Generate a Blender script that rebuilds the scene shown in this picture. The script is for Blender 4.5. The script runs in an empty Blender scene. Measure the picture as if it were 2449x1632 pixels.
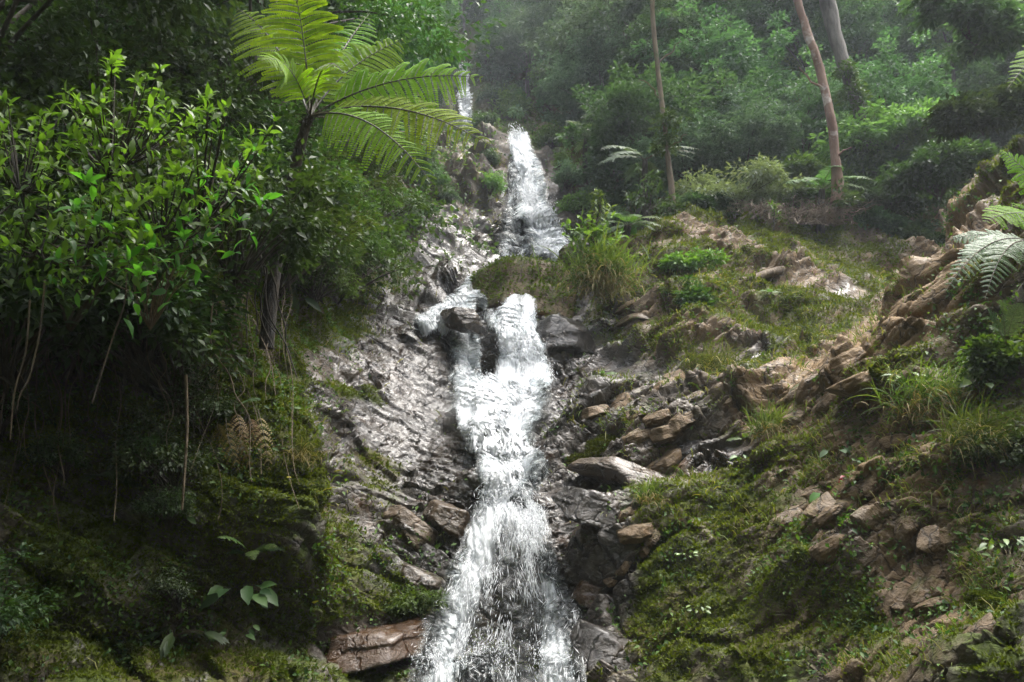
import bpy, math, random
import numpy as np
R = math.radians
rng = np.random.default_rng(7)
random.seed(7)
sc = bpy.context.scene
COL = sc.collection

# ---------------------------------------------------------------- camera
FPX = 28 / 36 * 1024          # focal length in pixels of a 1024 wide frame
PITCH = R(14)
CAMZ = 1.6
cam_d = bpy.data.cameras.new('camera')
cam_d.lens, cam_d.sensor_width, cam_d.clip_start, cam_d.clip_end = 28, 36, 0.05, 1000
cam = bpy.data.objects.new('camera', cam_d)
cam.location = (0, 0, CAMZ)
cam.rotation_euler = (R(90) + PITCH, 0, 0)
COL.objects.link(cam)
sc.camera = cam

# ---------------------------------------------------------------- sky, sun, exposure
SUN_EL, SUN_AZ = R(70), R(72)         # azimuth from +Y towards +X: ahead of the camera, to the right
world = bpy.data.worlds.new('World')
sc.world = world
world.use_nodes = True
wt = world.node_tree
wt.nodes.clear()
sky = wt.nodes.new('ShaderNodeTexSky')
sky.sky_type = 'NISHITA'
sky.sun_disc = False
sky.sun_elevation, sky.sun_rotation = SUN_EL, SUN_AZ
sky.air_density, sky.dust_density, sky.ozone_density = 1.0, 4.0, 1.0
hsv = wt.nodes.new('ShaderNodeHueSaturation')
hsv.inputs['Saturation'].default_value = 0.35
bg = wt.nodes.new('ShaderNodeBackground')
bg.inputs['Strength'].default_value = 0.15
wo = wt.nodes.new('ShaderNodeOutputWorld')
wt.links.new(sky.outputs[0], hsv.inputs['Color'])
wt.links.new(hsv.outputs[0], bg.inputs['Color'])
wt.links.new(bg.outputs[0], wo.inputs['Surface'])
sd = bpy.data.lights.new('sun', 'SUN')
sd.energy, sd.angle, sd.color = 1.4, R(40), (1.0, 0.96, 0.88)
sun = bpy.data.objects.new('sun', sd)
sun.location = (10, 20, 40)
sun.rotation_euler = (R(90) - SUN_EL, 0, math.pi - SUN_AZ)
COL.objects.link(sun)
sc.view_settings.view_transform = 'Standard'
sc.view_settings.look = 'None'
sc.view_settings.exposure = 2.5
sc.view_settings.gamma = 1
cy = sc.cycles
cy.max_bounces, cy.diffuse_bounces, cy.glossy_bounces = 6, 3, 2
cy.transmission_bounces, cy.transparent_max_bounces, cy.volume_bounces = 4, 12, 0
cy.caustics_reflective = cy.caustics_refractive = False
try:
    cy.use_denoising = True
    cy.denoiser = 'OPENIMAGEDENOISE'
    cy.denoising_prefilter = 'ACCURATE'
except Exception:
    pass

# ---------------------------------------------------------------- maths helpers
CP, SP = math.cos(PITCH), math.sin(PITCH)

def pix(u, v, Y):
    """the point at distance Y ahead of the camera seen at (u, v) of the 1024 x 682 frame"""
    u, v, Y = np.broadcast_arrays(np.asarray(u, float), np.asarray(v, float), np.asarray(Y, float))
    x = (u - 512) / FPX
    y = (341 - v) / FPX
    dy = CP - y * SP
    dz = SP + y * CP
    t = Y / dy
    return np.stack([x * t, Y * np.ones_like(t), CAMZ + dz * t], -1)

def proj(P):
    P = np.asarray(P, float)
    z = P[..., 2] - CAMZ
    d = P[..., 1] * CP + z * SP
    h = -P[..., 1] * SP + z * CP
    d = np.where(d < 0.01, 0.01, d)
    return 512 + FPX * P[..., 0] / d, 341 - FPX * h / d

def sstep(a, b, x):
    t = np.clip((np.asarray(x, float) - a) / (b - a), 0, 1)
    return t * t * (3 - 2 * t)

def unit(a):
    a = np.asarray(a, float)
    return a / np.maximum(np.linalg.norm(a, axis=-1, keepdims=True), 1e-9)

def hsh(ix, iy, iz, seed=0):
    with np.errstate(over='ignore'):
        h = (np.asarray(ix).astype(np.int64).astype(np.uint32) * np.uint32(374761393)
             + np.asarray(iy).astype(np.int64).astype(np.uint32) * np.uint32(668265263)
             + np.asarray(iz).astype(np.int64).astype(np.uint32) * np.uint32(2147483647 - 1274126177)
             + np.uint32((seed * 974634777 + 1013904223) & 0xffffffff))
        h = (h ^ (h >> np.uint32(13))) * np.uint32(1274126177)
        h = (h ^ (h >> np.uint32(15))) * np.uint32(2246822519)
        h = h ^ (h >> np.uint32(16))
    return h

def h01(ix, iy, iz, seed=0):
    return hsh(ix, iy, iz, seed).astype(np.float64) / 4294967295.0

def noise(P, seed=0):
    P = np.asarray(P, float)
    i = np.floor(P).astype(np.int64)
    f = P - i
    w = f * f * f * (f * (f * 6 - 15) + 10)
    out = 0
    for dx in (0, 1):
        for dy in (0, 1):
            for dz in (0, 1):
                h = hsh(i[..., 0] + dx, i[..., 1] + dy, i[..., 2] + dz, seed)
                gx = (h & np.uint32(255)).astype(float) / 127.5 - 1
                gy = ((h >> np.uint32(8)) & np.uint32(255)).astype(float) / 127.5 - 1
                gz = ((h >> np.uint32(16)) & np.uint32(255)).astype(float) / 127.5 - 1
                g = gx * (f[..., 0] - dx) + gy * (f[..., 1] - dy) + gz * (f[..., 2] - dz)
                out = out + g * (w[..., 0] if dx else 1 - w[..., 0]) * (w[..., 1] if dy else 1 - w[..., 1]) * (w[..., 2] if dz else 1 - w[..., 2])
    return out

def fbm(P, octv=4, seed=0, gain=.5):
    P = np.asarray(P, float)
    a, s, o = 1., 1., 0
    for k in range(octv):
        o = o + a * noise(P * s + 17.3 * k, seed + k)
        a *= gain
        s *= 2.03
    return o

def voro(P, seed=0):
    """distance to the nearest and second nearest feature point, and the nearest cell's random number"""
    P = np.asarray(P, float)
    i = np.floor(P).astype(np.int64)
    b1 = np.full(P.shape[:-1], 9.)
    b2 = np.full(P.shape[:-1], 9.)
    cid = np.zeros(P.shape[:-1])
    for dx in (-1, 0, 1):
        for dy in (-1, 0, 1):
            for dz in (-1, 0, 1):
                cx, cy_, cz = i[..., 0] + dx, i[..., 1] + dy, i[..., 2] + dz
                h = hsh(cx, cy_, cz, seed)
                q = ((cx + (h & np.uint32(1023)) / 1023. - P[..., 0]) ** 2
                     + (cy_ + ((h >> np.uint32(10)) & np.uint32(1023)) / 1023. - P[..., 1]) ** 2
                     + (cz + ((h >> np.uint32(20)) & np.uint32(1023)) / 1023. - P[..., 2]) ** 2)
                near = q < b1
                b2 = np.where(near, b1, np.minimum(b2, q))
                cid = np.where(near, (h >> np.uint32(7)).astype(float) % 1000 / 1000., cid)
                b1 = np.where(near, q, b1)
    return np.sqrt(b1), np.sqrt(b2), cid

def pchip(x, y, xi):
    """monotone cubic through (x, y[..., n]) along the last axis"""
    x = np.asarray(x, float)
    h = np.diff(x)
    d = np.diff(y, axis=-1) / h
    m = np.zeros_like(y)
    w1 = 2 * h[1:] + h[:-1]
    w2 = h[1:] + 2 * h[:-1]
    a, b = d[..., :-1], d[..., 1:]
    with np.errstate(divide='ignore', invalid='ignore'):
        mm = (w1 + w2) / (w1 / a + w2 / b)
    m[..., 1:-1] = np.where(a * b > 0, np.nan_to_num(mm), 0)
    m[..., 0], m[..., -1] = d[..., 0], d[..., -1]
    k = np.clip(np.searchsorted(x, xi) - 1, 0, len(x) - 2)
    t = (xi - x[k]) / h[k]
    H = h[k]
    return (y[..., k] * (1 + 2 * t) * (1 - t) ** 2 + m[..., k] * H * t * (1 - t) ** 2
            + y[..., k + 1] * t * t * (3 - 2 * t) + m[..., k + 1] * H * t * t * (t - 1))

# ---------------------------------------------------------------- mesh helpers
def mesh(name, V, T, rnd=None, smooth=False, col=None, uvw=None):
    V = np.ascontiguousarray(V, np.float32)
    T = np.ascontiguousarray(T, np.int32)
    n = T.shape[1]
    me = bpy.data.meshes.new(name)
    me.vertices.add(len(V))
    me.vertices.foreach_set('co', V.ravel())
    me.loops.add(T.size)
    me.loops.foreach_set('vertex_index', T.ravel())
    me.polygons.add(len(T))
    me.polygons.foreach_set('loop_start', np.arange(0, T.size, n, dtype=np.int32))
    if smooth:
        me.polygons.foreach_set('use_smooth', np.ones(len(T), bool))
    me.update(calc_edges=True)
    if rnd is not None:
        at = me.attributes.new('rnd', 'FLOAT', 'POINT')
        at.data.foreach_set('value', np.ascontiguousarray(rnd, np.float32))
    if col is not None:
        at = me.attributes.new('mask', 'FLOAT_COLOR', 'POINT')
        at.data.foreach_set('color', np.ascontiguousarray(col, np.float32).ravel())
    if uvw is not None:
        at = me.attributes.new('flow', 'FLOAT_VECTOR', 'POINT')
        at.data.foreach_set('vector', np.ascontiguousarray(uvw, np.float32).ravel())
    return me

def obj(name, me, mat, parent=None, loc=(0, 0, 0)):
    o = bpy.data.objects.new(name, me)
    if mat is not None and not me.materials:
        me.materials.append(mat)
    COL.objects.link(o)
    o.location = loc
    if parent is not None:
        o.parent = parent
    return o

def tag(o, label=None, cat=None, group=None, kind=None):
    if label: o['label'] = label
    if cat: o['category'] = cat
    if group: o['group'] = group
    if kind: o['kind'] = kind
    return o

def thing(name, label, cat, loc=(0, 0, 0), group=None):
    o = bpy.data.objects.new(name, None)
    o.empty_display_size = .1
    COL.objects.link(o)
    o.location = [float(c) for c in loc]
    return tag(o, label, cat, group)

def dup(root, loc, rotz=0., scale=1., label=None, group=None, tilt=(0, 0)):
    r = root.copy()
    COL.objects.link(r)
    r.location = [float(c) for c in loc]
    r.rotation_euler = (tilt[0], tilt[1], rotz)
    r.scale = (scale, scale, scale)
    if label: r['label'] = label
    if group: r['group'] = group
    for ch in list(root.children):
        c = ch.copy()
        COL.objects.link(c)
        c.parent = r
    return r

class Acc:
    """collects pieces of triangles into one mesh"""
    def __init__(s): s.V, s.T, s.R, s.n = [], [], [], 0
    def add(s, V, T, r=0.5):
        V = np.asarray(V, float).reshape(-1, 3)
        s.V.append(V); s.T.append(np.asarray(T, int) + s.n)
        s.R.append(np.broadcast_to(np.asarray(r, float), (len(V),))); s.n += len(V)
    def mesh(s, name, off=(0, 0, 0), smooth=False):
        if not s.V:
            return mesh(name, np.zeros((0, 3)), np.zeros((0, 3), int))
        return mesh(name, np.concatenate(s.V) - np.asarray(off, float), np.concatenate(s.T), np.concatenate(s.R), smooth)

def leaf4(acc, P, D, N, L, W, r=None, fold=.18, droop=.12):
    """n folded pointed leaves of two triangles each"""
    P, D, N = np.asarray(P, float), unit(D), np.asarray(N, float)
    n = len(P)
    L = np.broadcast_to(L, (n,))[:, None]; W = np.broadcast_to(W, (n,))[:, None]
    S = unit(np.cross(D, N)); N = unit(np.cross(S, D))
    a = P + D * L * .45 + S * W * .5 + N * W * fold
    b = P + D * L * .45 - S * W * .5 + N * W * fold
    t = P + D * L - N * L * droop
    V = np.stack([P, a, t, b], 1).reshape(-1, 3)
    k = np.arange(n)[:, None] * 4
    T = np.concatenate([k + [0, 1, 2], k + [0, 2, 3]])
    r = rng.random(n) if r is None else np.broadcast_to(r, (n,))
    acc.add(V, T, np.repeat(r, 4))

def leaf8(acc, P, D, N, L, W, r=None, fold=.16, droop=.18):
    """n broad leaves with a midrib fold and a bent blade, eight triangles each"""
    P, D, N = np.asarray(P, float), unit(D), np.asarray(N, float)
    n = len(P)
    L = np.broadcast_to(L, (n,))[:, None]; W = np.broadcast_to(W, (n,))[:, None]
    S = unit(np.cross(D, N)); N = unit(np.cross(S, D))
    dr = np.broadcast_to(droop, (n,))[:, None]
    def st(x, w):
        m = P + D * L * x - N * L * dr * x * x
        return m + S * W * w * .5 + N * W * fold * w, m, m - S * W * w * .5 + N * W * fold * w
    a1, m1, b1 = st(.3, .86); a2, m2, b2 = st(.66, .8)
    t = P + D * L - N * L * dr * 1.15
    V = np.stack([P, a1, m1, b1, a2, m2, b2, t], 1).reshape(-1, 3)
    k = np.arange(n)[:, None] * 8
    T = np.concatenate([k + q for q in ([0, 1, 2], [0, 2, 3], [1, 4, 5], [1, 5, 2], [2, 5, 6], [2, 6, 3], [4, 7, 5], [5, 7, 6])])
    r = rng.random(n) if r is None else np.broadcast_to(r, (n,))
    acc.add(V, T, np.repeat(r, 8))

def tube(acc, pts, rad, sides=6, r=.5):
    pts = np.asarray(pts, float)
    m = len(pts)
    rad = np.broadcast_to(rad, (m,))
    tg = unit(np.gradient(pts, axis=0))
    ref = np.array([0.13, 0.31, .94]) if abs(tg[:, 2]).mean() < .8 else np.array([.94, .3, .1])
    A = unit(np.cross(tg, ref)); B = np.cross(tg, A)
    an = np.arange(sides) / sides * 2 * np.pi
    V = pts[:, None] + rad[:, None, None] * (np.cos(an)[None, :, None] * A[:, None] + np.sin(an)[None, :, None] * B[:, None])
    i = np.arange(m - 1)[:, None] * sides
    j = np.arange(sides)[None]
    j2 = (j + 1) % sides
    q = np.stack([i + j, i + j2, i + sides + j2, i + sides + j], -1).reshape(-1, 4)
    acc.add(V.reshape(-1, 3), np.concatenate([q[:, [0, 1, 2]], q[:, [0, 2, 3]]]), r)

def bez(a, b, c, n=8):
    t = np.linspace(0, 1, n)[:, None]
    return (1 - t) ** 2 * np.asarray(a, float) + 2 * t * (1 - t) * np.asarray(b, float) + t * t * np.asarray(c, float)

def crom(pts, n=24):
    """smooth curve through points"""
    pts = np.asarray(pts, float)
    x = np.arange(len(pts), dtype=float)
    xi = np.linspace(0, len(pts) - 1, n)
    d = np.gradient(pts, axis=0)
    k = np.clip(np.floor(xi).astype(int), 0, len(pts) - 2)
    t = (xi - k)[:, None]
    return (pts[k] * (1 + 2 * t) * (1 - t) ** 2 + d[k] * t * (1 - t) ** 2 + pts[k + 1] * t * t * (3 - 2 * t) + d[k + 1] * t * t * (t - 1))

def wander(a, b, n=12, amp=.1, sag=0., seed=0):
    """an uneven line from a to b"""
    t = np.linspace(0, 1, n)[:, None]
    a, b = np.asarray(a, float), np.asarray(b, float)
    p = a + (b - a) * t
    q = np.concatenate([t * 3 + seed * 7.7, t * 0 + seed * 3.1, t * 0], 1)
    off = np.stack([noise(q + [0, 0, 11 * k + .5], 5 + k) for k in range(3)], -1)
    return p + off * amp * np.sin(np.pi * t) ** .5 + np.array([0, 0, -sag]) * 4 * t * (1 - t)

# ---------------------------------------------------------------- materials
def nodes(name):
    m = bpy.data.materials.new(name)
    m.use_nodes = True
    nt = m.node_tree
    nt.nodes.clear()
    out = nt.nodes.new('ShaderNodeOutputMaterial')
    def N(t, **kw):
        n = nt.nodes.new('ShaderNode' + t)
        for k, v in kw.items():
            setattr(n, k, v)
        return n
    def lk(a, b):
        nt.links.new(a, b)
    return m, out, N, lk

def mixc(N, lk, fac, a, b, mode='MIX'):
    n = N('Mix', data_type='RGBA', blend_type=mode)
    for sock, val in ((n.inputs[0], fac), (n.inputs[6], a), (n.inputs[7], b)):
        if hasattr(val, 'is_linked'): lk(val, sock)
        elif isinstance(val, (int, float)): sock.default_value = val
        else: sock.default_value = (*val, 1)
    return n.outputs[2]

def mth(N, lk, op, a, b=0., c=None, clamp=False):
    n = N('Math', operation=op, use_clamp=clamp)
    for k, val in enumerate((a, b, c)):
        if val is None: continue
        if hasattr(val, 'is_linked'): lk(val, n.inputs[k])
        else: n.inputs[k].default_value = val
    return n.outputs[0]

def noisen(N, lk, vec, scale, detail=4., rough=.55, out='Fac'):
    n = N('TexNoise')
    n.inputs['Scale'].default_value = scale
    n.inputs['Detail'].default_value = detail
    n.inputs['Roughness'].default_value = rough
    if vec is not None: lk(vec, n.inputs['Vector'])
    return n.outputs[out]

def leaf_mat(name, c1, c2, trans=.45, rough=.42, tcol=None, spec=.45, var=.5, tm=(1.7, 1.75, .6)):
    m, out, N, lk = nodes(name)
    at = N('Attribute', attribute_name='rnd')
    oi = N('ObjectInfo')
    c = mixc(N, lk, at.outputs['Fac'], c1, c2)
    hs = N('HueSaturation')
    lk(c, hs.inputs['Color'])
    lk(mth(N, lk, 'MULTIPLY_ADD', oi.outputs['Random'], .05, .475), hs.inputs['Hue'])
    lk(mth(N, lk, 'MULTIPLY_ADD', oi.outputs['Random'], var, 1 - var * .5), hs.inputs['Value'])
    c = hs.outputs[0]
    p = N('BsdfPrincipled')
    lk(c, p.inputs['Base Color'])
    p.inputs['Roughness'].default_value = rough
    p.inputs['Specular IOR Level'].default_value = spec
    t = N('BsdfTranslucent')
    lk(mixc(N, lk, .75, c, tcol or (.28, .42, .03), 'MIX') if tcol else mixc(N, lk, 1., c, tm, 'MULTIPLY'), t.inputs['Color'])
    mx = N('MixShader')
    mx.inputs[0].default_value = trans
    lk(p.outputs[0], mx.inputs[1]); lk(t.outputs[0], mx.inputs[2])
    lk(mx.outputs[0], out.inputs['Surface'])
    return m

def bark_mat(name, c1, c2, scale=6., c3=None, rough=.85):
    m, out, N, lk = nodes(name)
    tc = N('TexCoord')
    mp = N('Mapping')
    mp.inputs['Scale'].default_value = (1, 1, .3)
    lk(tc.outputs['Object'], mp.inputs['Vector'])
    a = noisen(N, lk, mp.outputs[0], scale, 6, .65)
    ra = N('ValToRGB')
    ra.color_ramp.elements[0].position, ra.color_ramp.elements[1].position = .38, .62
    ra.color_ramp.elements[0].color, ra.color_ramp.elements[1].color = (*c1, 1), (*c2, 1)
    lk(a, ra.inputs[0])
    c = ra.outputs[0]
    if c3:
        b = noisen(N, lk, tc.outputs['Object'], scale * .55, 4, .6)
        f = mth(N, lk, 'MULTIPLY_ADD', b, 12, -6.6, True)
        c = mixc(N, lk, f, c, c3)
    p = N('BsdfPrincipled')
    lk(c, p.inputs['Base Color'])
    p.inputs['Roughness'].default_value = rough
    bp = N('Bump')
    bp.inputs['Strength'].default_value = 1.
    bp.inputs['Distance'].default_value = .06
    lk(noisen(N, lk, mp.outputs[0], scale * 3, 5, .6), bp.inputs['Height'])
    lk(bp.outputs[0], p.inputs['Normal'])
    lk(p.outputs[0], out.inputs['Surface'])
    return m

def rock_mat(name, use_mask=True, moss=.0, wet=.4, tan=.4, tint=None):
    """schist: banded grey and tan stone, wet where the mask is wet, green where it is mossy"""
    m, out, N, lk = nodes(name)
    tc = N('TexCoord')
    geo = N('NewGeometry')
    pos = tc.outputs['Object']
    if use_mask:
        at = N('Attribute', attribute_name='mask')
        sp = N('SeparateColor')
        lk(at.outputs['Color'], sp.inputs[0])
        fm, fw, ft = sp.outputs[0], sp.outputs[1], sp.outputs[2]
    else:
        vs = []
        for v in (moss, wet, tan):
            q = N('Value'); q.outputs[0].default_value = v; vs.append(q.outputs[0])
        fm, fw, ft = vs
    n1 = noisen(N, lk, pos, 1.3, 6, .6)
    n2 = noisen(N, lk, pos, 5.5, 8, .65)
    mp = N('Mapping')
    mp.inputs['Rotation'].default_value = (R(20), R(24), 0)
    mp.inputs['Scale'].default_value = (1.5, 1.5, 8)
    wn = noisen(N, lk, pos, 2.6, 3, .6, 'Color')
    va = N('VectorMath', operation='MULTIPLY_ADD')
    lk(wn, va.inputs[0]); va.inputs[1].default_value = (.55, .55, .55); lk(pos, va.inputs[2])
    lk(va.outputs[0], mp.inputs['Vector'])
    n3 = noisen(N, lk, mp.outputs[0], 1.6, 7, .62)
    # stone
    grey = mixc(N, lk, n2, (.035, .032, .03), (.17, .155, .14))
    brown = mixc(N, lk, n2, (.075, .042, .016), (.36, .24, .115))
    f = mth(N, lk, 'ADD', ft, mth(N, lk, 'MULTIPLY_ADD', n1, 1.6, -.8), None, True)
    c = mixc(N, lk, f, grey, brown)
    band = mth(N, lk, 'MULTIPLY_ADD', n3, 3., -1.05, True)
    c = mixc(N, lk, .6, c, mixc(N, lk, band, (.5, .47, .45), (1.25, 1.2, 1.12)), 'MULTIPLY')
    ck = N('TexVoronoi', feature='DISTANCE_TO_EDGE'); ck.inputs['Scale'].default_value = 2.2
    lk(va.outputs[0], ck.inputs['Vector'])
    crk = mth(N, lk, 'MULTIPLY', ck.outputs['Distance'], 22, None, True)
    c = mixc(N, lk, mth(N, lk, 'MULTIPLY_ADD', crk, -.6, .6), c, (.02, .017, .014))
    rust = mth(N, lk, 'MULTIPLY_ADD', noisen(N, lk, pos, 2.1, 5, .6), 9, -5.6, True)
    c = mixc(N, lk, mth(N, lk, 'MULTIPLY', rust, .6), c, (.22, .085, .02))
    if tint: c = mixc(N, lk, .5, c, tint)
    # wetness darkens the stone and makes it shine
    wv = mth(N, lk, 'ADD', fw, mth(N, lk, 'MULTIPLY_ADD', n1, .9, -.45), None, True)
    c = mixc(N, lk, wv, c, mixc(N, lk, 1., c, (.25, .235, .225), 'MULTIPLY'))
    # moss
    sx = N('SeparateXYZ')
    lk(geo.outputs['Normal'], sx.inputs[0])
    mf = mth(N, lk, 'ADD', mth(N, lk, 'MULTIPLY_ADD', fm, 3.2, -1.7), mth(N, lk, 'MULTIPLY_ADD', n2, 3.4, -1.7))
    mf = mth(N, lk, 'ADD', mf, mth(N, lk, 'MULTIPLY_ADD', sx.outputs[2], .9, -.35), None, True)
    n4 = noisen(N, lk, pos, 14, 5, .7)
    mossc = mixc(N, lk, n4, (.012, .022, .004), (.09, .115, .02))
    mossc = mixc(N, lk, mth(N, lk, 'MULTIPLY_ADD', n1, 4, -1.7, True), mossc, mixc(N, lk, n4, (.02, .014, .006), (.11, .085, .025)))
    c = mixc(N, lk, mf, c, mossc)
    p = N('BsdfPrincipled')
    lk(c, p.inputs['Base Color'])
    rw = mth(N, lk, 'MULTIPLY_ADD', wv, -.66, .85)
    rw = mth(N, lk, 'ADD', rw, mth(N, lk, 'MULTIPLY_ADD', n2, .3, -.15))
    rw = mth(N, lk, 'MAXIMUM', rw, mth(N, lk, 'MULTIPLY', mf, .9), None, True)
    lk(rw, p.inputs['Roughness'])
    dry = mth(N, lk, 'SUBTRACT', 1., mf)
    wd = mth(N, lk, 'MULTIPLY', wv, dry)
    lk(mth(N, lk, 'MULTIPLY_ADD', wd, .3, .25), p.inputs['Specular IOR Level'])
    lk(mth(N, lk, 'MULTIPLY', wd, .3), p.inputs['Coat Weight']); p.inputs['Coat Roughness'].default_value = .14
    b1 = N('Bump'); b1.inputs['Strength'].default_value = .9; b1.inputs['Distance'].default_value = .06
    lk(mth(N, lk, 'ADD', mth(N, lk, 'ADD', n3, mth(N, lk, 'MULTIPLY', n2, .6)), mth(N, lk, 'MULTIPLY', crk, .35)), b1.inputs['Height'])
    b2 = N('Bump'); b2.inputs['Strength'].default_value = .8; b2.inputs['Distance'].default_value = .016
    lk(noisen(N, lk, pos, 26, 6, .7), b2.inputs['Height'])
    lk(b1.outputs[0], b2.inputs['Normal'])
    lk(b2.outputs[0], p.inputs['Normal'])
    lk(p.outputs[0], out.inputs['Surface'])
    return m

def foam_mat(name, dens=0.5, alpha=True, stretch=.14, soft=1.7):
    """white water: foam strands with clear water between them"""
    m, out, N, lk = nodes(name)
    p = N('BsdfPrincipled')
    p.inputs['Base Color'].default_value = (.83, .85, .875, 1)
    p.inputs['Roughness'].default_value = .35
    p.inputs['Specular IOR Level'].default_value = .4
    t = N('BsdfTranslucent'); t.inputs['Color'].default_value = (.93, .95, .97, 1)
    w = N('MixShader'); w.inputs[0].default_value = .3
    lk(p.outputs[0], w.inputs[1]); lk(t.outputs[0], w.inputs[2])
    if not alpha:
        # small drops: half clear water, half white glint
        tr = N('BsdfTransparent')
        mx = N('MixShader'); mx.inputs[0].default_value = .6
        lk(tr.outputs[0], mx.inputs[1]); lk(w.outputs[0], mx.inputs[2])
        lk(mx.outputs[0], out.inputs['Surface'])
        return m
    at = N('Attribute', attribute_name='flow')
    ra = N('Attribute', attribute_name='rnd')
    mp = N('Mapping'); mp.inputs['Scale'].default_value = (1, stretch, 1)
    lk(at.outputs['Vector'], mp.inputs['Vector'])
    a = noisen(N, lk, mp.outputs[0], 11, 6, .7)
    mp2 = N('Mapping'); mp2.inputs['Scale'].default_value = (1, .18 + stretch, 1)
    lk(at.outputs['Vector'], mp2.inputs['Vector'])
    b = noisen(N, lk, mp2.outputs[0], 3., 4, .6)
    s = mth(N, lk, 'ADD', mth(N, lk, 'MULTIPLY', a, 1.), mth(N, lk, 'MULTIPLY', b, .7))
    s = mth(N, lk, 'ADD', s, mth(N, lk, 'MULTIPLY_ADD', ra.outputs['Fac'], .9, -1.35 + dens * .5))
    f3 = noisen(N, lk, mp.outputs[0], 34, 3, .6)
    s = mth(N, lk, 'ADD', s, mth(N, lk, 'MULTIPLY_ADD', f3, .5, -.25))
    s = mth(N, lk, 'MULTIPLY', s, soft, None, True)
    tr = N('BsdfTransparent'); tr.inputs['Color'].default_value = (.97, .98, .98, 1)
    gl = N('BsdfGlossy'); gl.inputs['Roughness'].default_value = .35
    cw = N('MixShader'); cw.inputs[0].default_value = .02
    lk(tr.outputs[0], cw.inputs[1]); lk(gl.outputs[0], cw.inputs[2])
    mx = N('MixShader')
    lk(s, mx.inputs[0]); lk(cw.outputs[0], mx.inputs[1]); lk(w.outputs[0], mx.inputs[2])
    lk(mx.outputs[0], out.inputs['Surface'])
    bp = N('Bump'); bp.inputs['Strength'].default_value = .6; bp.inputs['Distance'].default_value = .05
    lk(a, bp.inputs['Height']); lk(bp.outputs[0], p.inputs['Normal']); lk(bp.outputs[0], gl.inputs['Normal'])
    return m
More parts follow.
